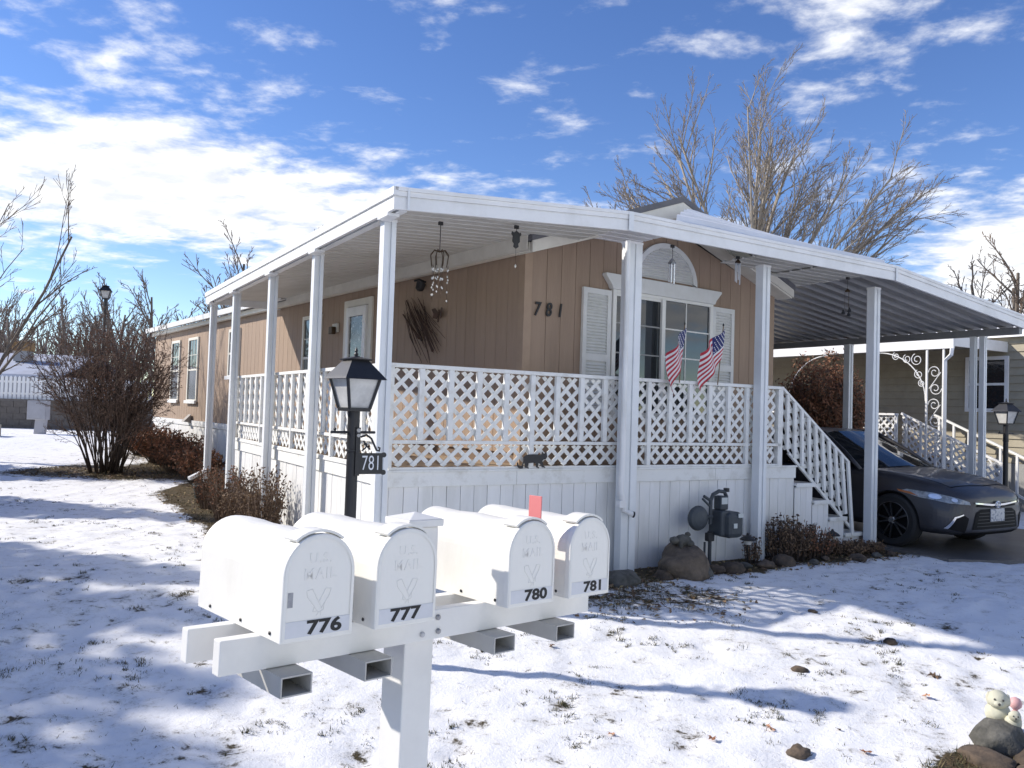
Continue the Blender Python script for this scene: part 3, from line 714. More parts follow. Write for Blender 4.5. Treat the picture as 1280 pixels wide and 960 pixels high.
mailbox(1.039, 781, 'white mailbox numbered 781 at the rail end of the stand')
fl = None
for o in list(bpy.data.objects):
    if o.name.startswith('mailbox') and o.get('label', '').startswith('white mailbox numbered 780'): fl = o
m = MB().box(BW/2+.008, BW/2+.012, .07, .13, .22, .335).box(BW/2+.008, BW/2+.012, .07, .092, .06, .2195)
m.build('flag', redp, fl, bevel=.001)

# ------------------------------------------------------------------ lamp posts
def lamp_post(label, loc, rz, tall, group='black lamp posts'):
    o = thing('lamp_post', label, 'lamp', loc, rz, group)
    MB().lathe([(.045, -.35), (.045, 0), (.042, .02), (.04, tall-.28), (.048, tall-.275), (.048, tall-.262), (.042, tall-.26), (.042, tall)], 18).build('pole', black, o, smooth=40)
    MB().tube([(-.17, 0, tall-.145), (.17, 0, tall-.145)], .0095, 8).build('ladder_rest', black, o)
    MB().lathe([(.004, .0), (.009, .008), (.011, .016), (.004, .024), (.001, .04)], 8, (-.14, 0, tall-.137)).build('finial', black, o)
    z0 = tall; a, b_, h = .078, .126, .215
    def ring(s_, z): return [Vector((-s_, -s_, z)), Vector((s_, -s_, z)), Vector((s_, s_, z)), Vector((-s_, s_, z))]
    MB().box(-a-.006, a+.006, -a-.006, a+.006, z0, z0+.018).build('lantern_base', black, o, bevel=.003)
    for i in range(4):
        lo, hi = ring(a, z0+.018), ring(b_, z0+.018+h); j = (i+1) % 4; ins = .006
        q = [lo[i], lo[j], hi[j], hi[i]]; c = sum(q, Vector())/4; nrm = (q[1]-q[0]).cross(q[3]-q[0]).normalized()
        MB().add([p-nrm*ins for p in q]+[p-nrm*(ins+.003) for p in q], [(0, 1, 2, 3), (7, 6, 5, 4)]+[(k, (k+1) % 4, 4+(k+1) % 4, 4+k) for k in range(4)]).build('glass_pane', frost, o)
        MB().bar(lo[i], hi[i], .018).build('lantern_bar', black, o); MB().bar(lo[i], lo[j], .014).build('lantern_bar', black, o); MB().bar(hi[i], hi[j], .014).build('lantern_bar', black, o)
    zt = z0+.018+h
    m = MB(); rs = [(b_+.034, zt-.012), (b_+.024, zt+.003), (.070, zt+.112), (.066, zt+.118)]
    vs = []
    for s_, z in rs: vs += ring(s_, z)
    m.add(vs, [(4*k+i, 4*k+(i+1) % 4, 4*k+4+(i+1) % 4, 4*k+4+i) for k in range(3) for i in range(4)]+[(12, 13, 14, 15), (3, 2, 1, 0)])
    m.build('roof', black, o)
    m = MB(); vs = []
    for s_, z in ((.078, zt+.1185), (.086, zt+.127), (.02, zt+.145), (.016, zt+.15)): vs += ring(s_, z)
    m.add(vs, [(4*k+i, 4*k+(i+1) % 4, 4*k+4+(i+1) % 4, 4*k+4+i) for k in range(3) for i in range(4)]+[(12, 13, 14, 15), (3, 2, 1, 0)])
    m.build('roof_cap', black, o)
    MB().lathe([(.012, 0), (.016, .012), (.008, .025), (.012, .036), (.003, .06)], 10, (0, 0, zt+.15)).build('finial', black, o, smooth=50)
    return o
lz = gz(-1.08, 5.62)
LR = R(40)
lamp_post('black lamp post with frosted lantern standing behind the mailboxes', (-1.085, 5.60, lz), LR, 1.56-lz, 'black lamp posts')
# hanging address sign
sg = thing('address_sign', 'small black scrolled sign reading 781 hung on the lamp post by the mailboxes', 'sign', (-1.085, 5.60, 0), R(28))
ax = lambda p, d: Vector((p[0], d, p[1]))
z1 = 1.275; z0 = 1.13
m = MB().prism([(.035, z0), (.20, z0), (.205, z0+.02), (.20, z0+.035), (.20, z1-.035), (.205, z1-.02), (.20, z1), (.035, z1)], -.055, -.043, ax).build('plate', black, sg, bevel=.002)
for zc_ in (z0+.012, z1-.012): MB().lathe([(.002, -.008), (.018, -.008), (.018, .008), (.002, .008)], 14, (.208, -.049, zc_), Matrix.Rotation(R(90), 3, 'X')).build('scroll_end', black, sg)
box('hanger_strip', black, sg, .005, .036, -.056, -.042, 1.12, 1.45)
sc = [(.04, -.049, 1.385), (.08, -.049, 1.40), (.115, -.049, 1.375), (.135, -.049, 1.335), (.155, -.049, 1.295), (.175, -.049, 1.29), (.178, -.049, 1.31), (.165, -.049, 1.315)]
MB().tube(sc, .0075, 6).tube([(.05, -.049, 1.29), (.075, -.049, 1.31), (.085, -.049, 1.335), (.07, -.049, 1.345), (.063, -.049, 1.33)], .006, 6).tube([(.06, -.049, 1.36), (.075, -.049, 1.33), (.11, -.049, 1.3)], .006, 6).build('scroll_bracket', black, sg)
MB().lathe([(.001, -.004), (.014, -.004), (.014, .004), (.001, .004)], 12, (.02, -.06, 1.43), Matrix.Rotation(R(90), 3, 'X')).lathe([(.001, -.004), (.012, -.004), (.012, .004), (.001, .004)], 12, (.02, -.06, 1.395), Matrix.Rotation(R(90), 3, 'X')).build('hanger_rosette', steel, sg)
text('number', '781', mat('sign_white', (.75, .76, .78), .5), sg, frame((.118, -.0565, (z0+z1)/2), (1, 0, 0), (0, 0, 1), (0, -1, 0)), .145, .001, -.001, 0, 1.05, .62)

# ------------------------------------------------------------------ trees and bushes
def grow(mbT, mbC, rng, p, d, ln, r, lev, maxlev, spread, upw, kids, shrink=.72, wob=.10, tmin=.006, thick_lev=1, segs=4, gnarl=0):
    pts = [p]; rad = [r]; q = p.copy(); dd = d.copy()
    for i in range(segs):
        dd = (dd+Vector((rng.gauss(0, wob), rng.gauss(0, wob), rng.gauss(0, wob)+upw*.12))).normalized()
        q = q+dd*(ln/segs); pts.append(q.copy()); rad.append(max(tmin, r*(1-(.62 if lev < maxlev else .8)*(i+1)/segs)))
    (mbT if lev <= thick_lev else mbC).tube(pts, rad, 7 if lev == 0 else (5 if lev <= thick_lev else 3), cap=lev <= thick_lev)
    if lev >= maxlev: return
    n = kids[lev]
    for k in range(n):
        t_ = .28+.72*(k+rng.random()*.8)/n; t_ = min(t_, .99); i = min(int(t_*segs), segs-1); f = t_*segs-i
        b0 = pts[i].lerp(pts[i+1], f); dl = (pts[i+1]-pts[i]).normalized()
        a = rng.uniform(0, 6.283); s1 = dl.orthogonal().normalized(); s2 = dl.cross(s1); side = s1*math.cos(a)+s2*math.sin(a)
        sp = spread*rng.uniform(.6, 1.25); nd_ = (dl*math.cos(sp)+side*math.sin(sp)+Vector((0, 0, upw*.25))).normalized()
        grow(mbT, mbC, rng, b0, nd_, ln*shrink*rng.uniform(.55, 1.05)*(1.1-.45*t_), max(tmin, rad[i]*rng.uniform(.42, .62)), lev+1, maxlev, spread, upw, kids, shrink, wob, tmin, thick_lev, max(2, segs-1) if lev > 0 else segs)
def bare_tree(label, loc, stems, maxlev, kids, spread, upw, tmin, mT, mC, seed, group=None, shrink=.72, wob=.1, name='bare_tree', thick=1, cat='tree', extra=None):
    rng = random.Random(seed); T, Cn = MB(), MB()
    for (d, ln, r, off) in stems: grow(T, Cn, rng, Vector(off), Vector(d).normalized(), ln, r, 0, maxlev, spread, upw, kids, shrink, wob, tmin, thick)
    o = thing(name, label, cat, loc, 0, group)
    T.build('trunk', mT, o, smooth=True); Cn.build('crown', mC, o)
    return o
# the big pale tree behind the home
rb = random.Random(3); stems = []
for i in range(19):
    a = -.92+1.84*i/18+rb.uniform(-.03, .03); ln = .73*(9.0-1.7*abs(a))*rb.uniform(.9, 1.06)
    stems.append(((math.sin(a), rb.uniform(-.3, .3)*math.cos(a), math.cos(a)), ln, rb.uniform(.045, .085)*(1.1-.3*abs(a)), (.35*a, rb.uniform(-.35, .35), 3.6+.5*math.cos(a))))
big = bare_tree('large pale many stemmed leafless tree behind the gable roof', (7.2, 24.5, 0), stems, 3, (12, 8, 5), .52, .12, .0062, barkp, twigp, 11, shrink=.46, wob=.04)
MB().lathe([(.62, -.3), (.5, .3), (.44, 1.3), (.42, 3.0), (.38, 4.1)], 12).build('trunk', barkp, big, smooth=True)
rb = random.Random(8); stems = [((-.55+.27*i, rb.uniform(-.3, .3), 1), rb.uniform(5.2, 7.0), .09, (.1*i-.2, 0, .2)) for i in range(5)]
bare_tree('smaller pale leafless tree behind the gable beside the large one', (5.0, 28, 0), stems, 3, (8, 6, 4), .5, .4, .010, barkp, twigp, 21, shrink=.5, wob=.08)
# leaning tree at the lawn's edge
stems = [((.44, 0, 1), 5.4, .052, (0, 0, 0)), ((.16, .2, 1), 5.8, .045, (-.1, 0, 0)), ((-.3, .1, 1), 5.5, .05, (-.2, 0, 0)), ((.66, -.2, .8), 3.6, .034, (.35, 0, .95))]
bare_tree('slim leafless tree with leaning stems before the picket fence', (-11.9, 17.2, .18), stems, 3, (6, 5, 4), .55, .35, .0050, bark, twigm, 4, shrink=.46, wob=.08)
# right edge tree
stems = [((-.42+.2*i, rb.uniform(-.3, .3), 1), rb.uniform(5.0, 6.2), .10, (0, 0, .3)) for i in range(6)]
rtree = bare_tree('leafless tree with a few russet leaves behind the neighbour roof', (14.6, 23, 0), stems, 3, (11, 8, 5), .6, .15, .0075, bark, twigm, 31, shrink=.42, wob=.11)
# trees beyond the far end of the home
for i, (x, y, hgt, sd_, lb) in enumerate([(-11.2, 33, 7.4, 41, 'leafless tree rising behind the far end of the tan home'), (-14.9, 37, 5.6, 42, 'low leafless tree beyond the fence, right of the tall lamp'), (-19.0, 40, 7.2, 45, 'thin leafless tree directly behind the tall lamp'),
        (-23.5, 44, 5.4, 43, 'grey leafless tree behind the low grey roof'), (-26.2, 48, 6.2, 44, 'tall grey leafless tree behind the tan cooler box'), (-29.5, 46, 6.4, 46, 'grey leafless tree beyond the end of the low grey roof'), (-21.3, 46, 5.0, 47, 'grey leafless tree between the low grey roof and the lamp'), (-12.9, 39, 6.4, 48, 'leafless tree showing above the home gutter'), (-16.8, 42, 5.8, 49, 'leafless tree above the bare lawn shrub')]):
    rr = random.Random(sd_)
    stems = [((rr.uniform(-.45, .45), rr.uniform(-.3, .3), 1), hgt*rr.uniform(.75, 1), .12, (0, 0, 0)) for _ in range(5)]
    bare_tree(lb, (x, y, .4), stems, 3, (8, 6, 4), .55, .35, .012, bark, mat('far_twig', (.17, .125, .105), .9), sd_, 'leafless trees beyond the lot', shrink=.48, wob=.1)
# many stemmed bare shrub on the lawn
rr = random.Random(12); stems = []
for i in range(72):
    a = rr.uniform(0, 6.283); t_ = rr.uniform(.04, .52)
    stems.append(((math.cos(a)*t_, math.sin(a)*t_, 1), rr.uniform(2.0, 3.0)*(1-.2*t_), rr.uniform(.010, .021), (math.cos(a)*rr.uniform(.05, .42), math.sin(a)*rr.uniform(.05, .4), 0)))
shrub = bare_tree('large leafless shrub with many dark stems on the snowy lawn', (-7.95, 16.05, .12), stems, 3, (9, 6, 4), .66, .08, .0040, barkd, mat('shrub_twig', (.10, .068, .05), .9, (.19, .125, .09), 9), 13, name='bare_shrub', shrink=.42, wob=.12, thick=0, cat='shrub')
sv = MB(); rr = random.Random(14)
for i in range(2600):
    a = rr.uniform(0, 6.283); u = rr.random()**.5; z = rr.uniform(1.55, 2.95); R_ = 1.55*math.sqrt(max(0, 1-((z-1.9)/1.15)**2))*u
    c = Vector((math.cos(a)*R_, math.sin(a)*R_, z)); d1 = Vector((rr.gauss(0, 1), rr.gauss(0, 1), rr.gauss(0, 1))).normalized()*.02; d2 = d1.orthogonal().normalized()*.012
    sv.add([c-d1, c+d2, c+d1, c-d2], [(0, 1, 2, 3)])
shrub.scale = (.84, .84, .96); sv.build('dry_leaves', mat('shrub_dry_leaf', (.17, .088, .055), .9), shrub)
def leafy(name, label, cat, loc, rx, ry, h, nst, nlf, mS, mL, seed, lsz=.03, group=None, dome=1.0, heads=0, base=.3):
    rr = random.Random(seed); st_, lf, hd = MB(), MB(), MB()
    for i in range(nst):
        a = rr.uniform(0, 6.283); u = rr.random()**.5; hx_, hy_ = math.cos(a)*u, math.sin(a)*u
        hh = h*(1-.45*dome*u*u)*rr.uniform(.5, 1.08); b0 = Vector((hx_*rx*base, hy_*ry*base, 0)); e = Vector((hx_*rx, hy_*ry, hh)); mid = b0.lerp(e, .5)+Vector((rr.gauss(0, .04), rr.gauss(0, .04), .06))*h
        st_.tube([b0, mid, e], [.006, .005, .0025], 3, cap=False)
        if i < heads: hd.lathe([(.004, -.006), (.016, 0), (.018, .008), (.006, .016)], 6, e)
        for k in range(nlf):
            t_ = rr.uniform(.25, 1.02); c = (b0.lerp(mid, t_*2) if t_ < .5 else mid.lerp(e, t_*2-1))+Vector((rr.gauss(0, .03), rr.gauss(0, .03), rr.gauss(0, .03)))*max(.5, h)
            if c.z < .01: continue
            d1 = Vector((rr.gauss(0, 1), rr.gauss(0, 1), rr.gauss(0, 1.2))).normalized()*lsz*rr.uniform(.6, 1.3); d2 = d1.orthogonal().normalized()*lsz*.45; cu = d1.cross(d2).normalized()*lsz*.3
            lf.m = rr.randrange(len(mL)); lf.add([c-d1, c+d2+cu, c+d1, c-d2+cu], [(0, 1, 2, 3)])
    o = thing(name, label, cat, loc, 0, group)
    st_.build('stems', mS, o); lf.build('foliage', mL, o)
    if heads: hd.build('seed_heads', barkd, o)
    return o
gg = 'dry bushes along the house and porch'
for i, (y, lb, sc_) in enumerate([(13.9, 'russet dry hedge bush under the far windows, next to the bare shrub', .9), (12.3, 'russet dry hedge bush below the dryer vent', 1), (10.7, 'russet dry hedge bush between the vent and the porch', 1), (9.2, 'russet dry hedge bush beside the last porch post', .82)]):
    w_ = Hh(-.62, y); w_.z = gz(w_.x, w_.y)
    leafy('hedge_bush', lb, 'bush', w_, .62*sc_, .62*sc_, .80*sc_, 130, 26, twigm, [leafr, leafb, leafr], 60+i, .036, gg, .6)
for i, (x, y, h, rx, lb, ml) in enumerate([(-.20, 4.75, .66, .34, 'dry twiggy plant before the porch corner by the bucket', [leafb, leafb, leafr]), (-.15, 6.25, .60, .26, 'dry twiggy plant at the far porch post', [leafb, leafr]), (-.20, 3.95, .50, .32, 'low dry plant mid way along the side skirting', [leafb, leaft]), (-.20, 3.0, .78, .36, 'dry seedy plant mid way along the side skirting', [leaft, leafb, leafb])]):
    w_ = P(x, y); w_.z = gz(w_.x, w_.y)
    leafy('dry_plant', lb, 'plant', w_, rx*.95, rx*1.15, h*1.05, 105, 15, twigm, ml+[leafb], 70+i, .023, gg, .2, 0, .5)
for i, (x, y, h, rx, lb, nh) in enumerate([(4.86, -.16, .50, .30, 'dry flower clump with dark seed heads beside the third post', 46), (5.28, -.16, .40, .30, 'dry brown clump before the stairs', 8), (5.85, -.14, .17, .34, 'low dry ground plant at the stair foot', 0), (6.25, -.14, .14, .28, 'low dry weeds by the last step', 0), (4.36, -.12, .34, .10, 'thin dry stems beside the gas meter', 8)]):
    leafy('dry_plant', lb, 'plant', P(x, y), rx, .16, h, 120 if rx > .2 else 16, 12, barkd, [leafb, leafb, leaft] if i != 1 else [leafb, leafr], 80+i, .022, gg, .5, nh, .7)
# russet tree-sized bush beside the neighbour
w_ = P(10.5, 3.75)
leafy('hedge_bush', 'tall russet dry leaved bush standing behind the parked car', 'bush', w_, .84, .84, 2.75, 240, 150, twigm, [leafr, leafb, leafr], 91, .042, gg, .55, 0, .45)
# spruces added out of view on the left to shade the lawn
def spruce(label, loc, h, r, seed):
    rr = random.Random(seed); o = thing('shade_spruce', label, 'tree', loc, 0, 'spruces added out of view to shade the lawn'); T, N_ = MB(), MB()
    T.tube([(0, 0, -.2), (0, 0, h)], [.16, .02], 8)
    z = .5
    while z < h-.1:
        k = int(10*(1-(z/h)**2))+5; ln = r*(1-(z/h)**(1 if h < 4.95 and r > 1.55 else 2.6))+.12
        for i in range(k):
            a = 6.283*(i+rr.random())/k; e = Vector((math.cos(a)*ln, math.sin(a)*ln, z-.25*ln+rr.uniform(-.1, .1))); b0 = Vector((0, 0, z))
            T.tube([b0, b0.lerp(e, .5)+Vector((0, 0, .04)), e], [.02, .012, .005], 4, cap=False)
            for q in range(int(26*ln)+5):
                t_ = rr.uniform(.15, 1.02); c = b0.lerp(e, t_)+Vector((rr.gauss(0, .06), rr.gauss(0, .06), rr.gauss(-.04, .05)))
                d1 = Vector((math.cos(a)+rr.gauss(0, .5), math.sin(a)+rr.gauss(0, .5), rr.gauss(-.2, .3))).normalized()*rr.uniform(.06, .12); d2 = d1.orthogonal().normalized()*.035
                N_.add([c-d1, c+d2, c+d1, c-d2], [(0, 1, 2, 3)])
        z += .22
    T.build('trunk', barkd, o); N_.build('crown', green, o)
rj = random.Random(17); SPR = [('tall dark spruce added out of view beside the lot, nearer the picket fence', -10.4, 12.0, 4.9, 1.6, 5), ('short dark spruce added out of view beside the lot, at the end of the picket fence', -13.2, 16.0, 3.9, 1.3, 6)]
for k in range(7): SPR.append((('first', 'second', 'third', 'fourth', 'fifth', 'sixth', 'seventh')[k]+' bushy spruce from the street in the unseen row added to shade the lawn', -6.25-.40*(k*1.15+1.6)+rj.uniform(-.3, .2), k*1.15+1.6, rj.uniform(4.7, 5.2), 1.25, 20+k))
for lb, x, y, h, r_, sd_ in SPR: spruce(lb, (x, y, gz(x, y)), h, r_, sd_)

# ------------------------------------------------------------------ neighbour home across the drive (mirrored in the gable window)
nb = thing('neighbour_home', 'pale mobile home across the driveway, facing the gable window', 'house', (17.5, 1.0, 0), R(112))
# local: y runs back along the wall, its right wall is at x = 0
palew = mat('pale_siding', (.55, .54, .50), .7, (.48, .47, .44), 4)
MB().prism([(-4.2, -.3), (0, -.3), (0, 3.0), (-2.1, 3.75), (-4.2, 3.0)], -10.5, 0, lambda p, d: Vector((p[0], d, p[1]))).build('wall', palew, nb)
MB().prism([(-4.5, 2.98), (-2.1, 3.84), (.3, 2.98), (.3, 3.08), (-2.1, 3.94), (-4.5, 3.08)], -10.8, .3, lambda p, d: Vector((p[0], d, p[1]))).build('roof', shing, nb)
for y in (-2.2, -5.2, -8.4):
    wf = box('window', white, nb, .001, .05, y-.5, y+.5, 1.5, 2.6); box('pane', glass, wf, .051, .055, y-.43, y+.43, 1.57, 2.53)


# ------------------------------------------------------------------ neighbour on the right with its own awning
nr = thing('neighbour_home', 'olive tan neighbour home with horizontal siding and white awning', 'house', P(0, 0), AP)
WX = 13.6
nwall = box('wall', mat('siding_shadow_gap', (.10, .09, .065), .9), nr, WX+.02, WX+4.5, .4, 12, .0, 3.3)
z = .9; k = 0
while z < 3.2:
    MB().prism([(WX-.012, z), (WX+.019, z), (WX+.019, z+.148), (WX+.012, z+.15)], .4, 12, lambda p, d: Vector((p[0], d, p[1]))).build('siding_board', tansid, nwall); z += .152
z = .9
while z < 3.2:
    MB().prism([(.388, z), (.398, z), (.398, z+.15), (.394, z+.15)], WX+.0, WX+4.5, lambda p, d: Vector((d, p[0], p[1]))).build('siding_board', tansid, nwall); z += .152
box('skirting', mat('grey_skirt', (.30, .30, .29), .7), nr, WX-.01, WX+.019, .4, 12, 0, .89)
f = MB(); y0, y1, z0, z1, w = 2.03, 2.72, 1.93, 2.88, .07
f.box(WX-.06, WX-.014, y0-w, y0, z0-w, z1+w).box(WX-.06, WX-.014, y1, y1+w, z0-w, z1+w).box(WX-.06, WX-.014, y0, y1, z1, z1+w).box(WX-.06, WX-.014, y0, y1, z0-w, z0)
wf = f.build('window', white, nr, bevel=.004)
for a, b_ in ((z0, (z0+z1)/2-.025), ((z0+z1)/2+.025, z1)): box('pane', glass, wf, WX-.04, WX-.03, y0, y1, a, b_)
box('meeting_rail', white, wf, WX-.05, WX-.02, y0, y1, (z0+z1)/2-.024, (z0+z1)/2+.024)
rfb = MB().prism([(WX-.15, 3.3), (WX+2.2, 3.95), (WX+4.6, 3.3), (WX+4.6, 3.38), (WX+2.2, 4.03), (WX-.15, 3.38)], .2, 12.2, lambda p, d: Vector((p[0], d, p[1]))).build('roof', panlid, nr)
# awning
na = thing('awning', 'white neighbour awning with scrolled ironwork corner post', 'awning', P(0, 0), AP)
box('side_fascia', white, na, 11.78, 11.82, 2.0, 12, 2.98, 3.21, .004); box('front_fascia', white, na, 11.825, 17.5, 2.0, 2.04, 3.02, 3.22, .004)
box('roof_sheet', panlow, na, 11.83, 14.2, 2.05, 12, 3.12, 3.16)
for y in (2.20, 2.52): MB().box(11.80, 11.83, y-.016, y+.016, 0, 2.978).build('post_bar', white, na)
def scroll(c, r, turns, a0, dirn=1, n=22):
    return [(11.815, c[0]+r*(1-.75*i/n)*math.cos(a0+dirn*turns*6.283*i/n), c[1]+r*(1-.75*i/n)*math.sin(a0+dirn*turns*6.283*i/n)) for i in range(n+1)]
sc = MB()
for zc_ in (1.15, 1.75, 2.35):
    sc.tube(scroll((2.37, zc_+.20), .12, 1.4, 0, 1), .008, 5).tube(scroll((2.35, zc_-.10), .12, 1.4, math.pi, 1), .008, 5).tube([(11.815, 2.25, zc_+.2), (11.815, 2.47, zc_-.1)], .008, 5)
sc.build('scroll_infill', white, na)
br = MB(); br.tube([(11.815, 2.54+1.0*(1-math.cos(i/14*1.571)), 2.02+.94*math.sin(i/14*1.571)) for i in range(15)], .011, 5)
for (yy, zz_, r_) in ((2.72, 2.80, .12), (2.92, 2.82, .09), (2.68, 2.52, .09), (3.15, 2.88, .08), (2.62, 2.35, .07)): br.tube(scroll((yy, zz_), r_, 1.5, 1.2, -1), .008, 5)
br.build('scroll_bracket', white, na)
br2 = MB(); br2.tube([(11.815, 5.7-1.0*(1-math.cos(i/14*1.571)), 2.02+.94*math.sin(i/14*1.571)) for i in range(15)], .011, 5)
br2.build('scroll_bracket', white, na)
MB().tube([(11.77, 2.02, 2.98), (11.75, 2.02, 2.86), (11.76, 2.14, 2.76), (11.76, 2.14, .1)], .04, 4).build('downspout', white, na)
# neighbour deck, lattice rail and stair rails
ndk = thing('neighbour_deck', 'neighbour porch deck with white lattice rail and stair rails behind the car', 'porch', P(0, 0), AP)
box('floor', deckw, ndk, 11.95, WX-.02, 3.2, 9, .92, 1.0); box('skirting', white, ndk, 11.95, 11.99, 3.2, 9, 0, .915)
fl_ = lambda p, d: Vector((11.99+d, p[0], p[1]))
for y in (3.2, 4.0, 4.8, 5.6): box('baluster', white, ndk, 11.955, 11.985, y, y+.06, 1.0, 1.74)
box('top_rail', white, ndk, 11.94, 12.0, 3.2, 7, 1.741, 1.78)
lattice(3.26, 5.66, 1.05, 1.735, fl_).build('lattice_panel', white, ndk)
for xx in (12.1, 13.2):
    MB().bar((xx, 3.2, 1.78), (xx, 1.25, .92), .05, .04).build('stair_handrail', white if xx < 13 else wpaint, ndk)
    MB().bar((xx, 3.2, 1.05), (xx, 1.3, .2), .04, .04).build('stair_bottom_rail', white, ndk)
    for i in range(7):
        y = 3.1-i*.3; zt = 1.76-.441*(3.2-y); MB().bar((xx, y, zt-.72), (xx, y, zt), .04).build('stair_baluster', white, ndk)
m = lattice(1.3, 3.2, 0, .66, lambda p, d: Vector((12.11+d, p[0], p[1]+1.10-.441*(3.2-p[0])))); m.build('lattice_panel', white, ndk)
for i in range(4): box('tread', concrete, ndk, 12.12, 13.18, 3.18-(i+1)*.42, 3.19-i*.42, .74-i*.2, .79-i*.2)
# barbecue on that deck
bb = thing('barbecue', 'black lidded barbecue grill on the neighbour deck', 'grill', P(12.7, 5.0, 1.0), AP)
MB().prism([(-.22, .78), (.22, .78), (.24, .95), (.16, 1.08), (-.16, 1.08), (-.24, .95)], -.36, .36, lambda p, d: Vector((p[0], d, p[1]))).build('lid', blackm, bb, bevel=.02)
box('firebox', blackm, bb, -.2, .2, -.33, .33, .56, .775, .01); box('shelf', blackm, bb, -.18, .18, .37, .68, .73, .76)
for sx_ in (-.17, .17):
    for sy_ in (-.3, .3): MB().tube([(sx_, sy_, 0), (sx_, sy_, .57)], .016, 6).build('leg', blackm, bb)
lp = lamp_post('black lamp post with frosted lantern by the neighbour driveway', (8.28, 13.55, 0), R(20), 1.62)

# ------------------------------------------------------------------ background on the left
FD = Vector((1, .06, 0)).normalized()
bwall = thing('block_wall', 'low grey block wall at the back of the lawn', 'wall', (-24, 25.6, .42), math.atan2(.06, 1))
core = box('core', mat('mortar', (.12, .11, .10), .9), bwall, 0, 17.5, .02, .18, -.3, .985)
for r_ in range(5):
    for i in range(44):
        x0 = i*.4-(.2 if r_ % 2 else 0)
        box('block', blockm, bwall, max(0, x0+.006), min(17.5, x0+.394), 0, .019, r_*.2-.01+.006, r_*.2+.184)
box('cap', blockm, bwall, -.02, 17.5, -.02, .22, .99, 1.05)
pf = thing('picket_fence', 'white picket fence standing on the grey block wall', 'fence', (-24, 25.7, 1.47), math.atan2(.06, 1))
for z in (.14, .52): box('rail', white, pf, 0, 17.5, .03, .06, z, z+.07)
pk = MB().prism([(0, 0), (.085, 0), (.085, .70), (.0425, .75), (0, .70)], 0, .02, lambda p, d: Vector((p[0], d, p[1]))).build('picket', white, pf)
for i in range(1, 130):
    c = pk.copy(); C.objects.link(c); c.parent = pf; c.location = (i*.134, 0, 0)
ub = thing('utility_pedestal', 'white utility box on a short leaning post before the block wall', 'utility box', (-13.75, 23.6, gz(-13.75, 23.6)), R(8))
MB().bar((.05, 0, -.2), (.09, 0, .45), .28, .16).build('post', mat('pale_post', (.42, .42, .44), .6), ub); box('cabinet', mat('pale_cabinet', (.45, .45, .47), .6, (.38, .38, .4), 4), ub, -.26, .26, -.14, .14, .4, .95, .01)
MB().box(-.24, .24, -.155, -.142, .43, .92).build('cabinet_door', MATS['pale_cabinet'], ub)
cb = box('concrete_block', mat('beige_block', (.42, .38, .31), .9, (.36, .33, .27), 8), None, -.4, .3, -.2, .2, -.05, .32, .02); cb.location = (-14.35, 22.2, gz(-14.35, 22.2)); tag(cb, 'small beige concrete block on the snow before the block wall', 'block')
gh = thing('far_house', 'low grey house with snowy roof behind the picket fence', 'house', (-25.5, 34, -.15), R(4))
box('wall', mat('grey_wall', (.30, .31, .34), .8), gh, -8, 6, 0, 7, -.3, 2.6)
MB().prism([(-.4, 2.5), (3.5, 3.55), (7.4, 2.5), (7.4, 2.62), (3.5, 3.68), (-.4, 2.62)], -8.4, 6.4, lambda p, d: Vector((d, p[0], p[1]))).build('roof', mat('snow_dusted_roof', (.42, .46, .56), .8, (.34, .36, .42), 1.2), gh)
for x in (-5, -1, 3):
    wf = box('window', white, gh, x-.6, x+.6, -.05, -.001, 1.0, 2.1); box('pane', glass, wf, x-.52, x+.52, -.06, -.051, 1.08, 2.02)
ck = thing('roof_cooler', 'tan evaporative cooler box on the low grey roof', 'cooler', (-21.9, 36.2, 3.45), R(4))
box('cabinet', orange, ck, -.36, .36, -.3, .3, .12, .52, .02); box('grille', mat('cooler_grille', (.22, .13, .05), .8), ck, -.3, .3, -.312, -.301, .18, .47); box('curb', mat('cooler_curb', (.30, .30, .30), .8), ck, -.3, .3, -.25, .25, -.35, .119)
tl = lamp_post('tall black lamp post rising behind the bare lawn shrub', (-11.15, 22.0, .38), R(20), 3.9)

# ------------------------------------------------------------------ small things on and around the porch
cat_ = MB(); out = [(-.16, .0), (-.135, .004), (-.13, .05), (-.115, .055), (-.112, .01), (-.075, .0), (-.07, .006), (-.083, .02), (-.075, .05), (-.03, .055), (.01, .05), (.015, .012), (.04, .0), (.045, .008), (.032, .02), (.037, .05), (.06, .045), (.085, .01), (.115, .004), (.115, .014), (.095, .025), (.082, .07), (.095, .085), (.12, .09), (.135, .11), (.13, .135), (.125, .16), (.11, .142), (.09, .145), (.078, .16), (.07, .135), (.055, .13), (-.02, .135), (-.10, .13), (-.128, .11), (-.135, .07), (-.142, .03), (-.16, .025), (-.185, .035), (-.192, .06), (-.2, .058), (-.197, .025), (-.18, .005)]
cat_.prism(out, 0, .012, lambda p, d: Vector((p[0], d, p[1])))
co_ = cat_.build('cat_silhouette', blackm); co_.location = P(1.60, .062, 1.055); co_.rotation_euler.z = AP; tag(co_, 'black walking cat silhouette on the deck edge before the lattice', 'ornament')
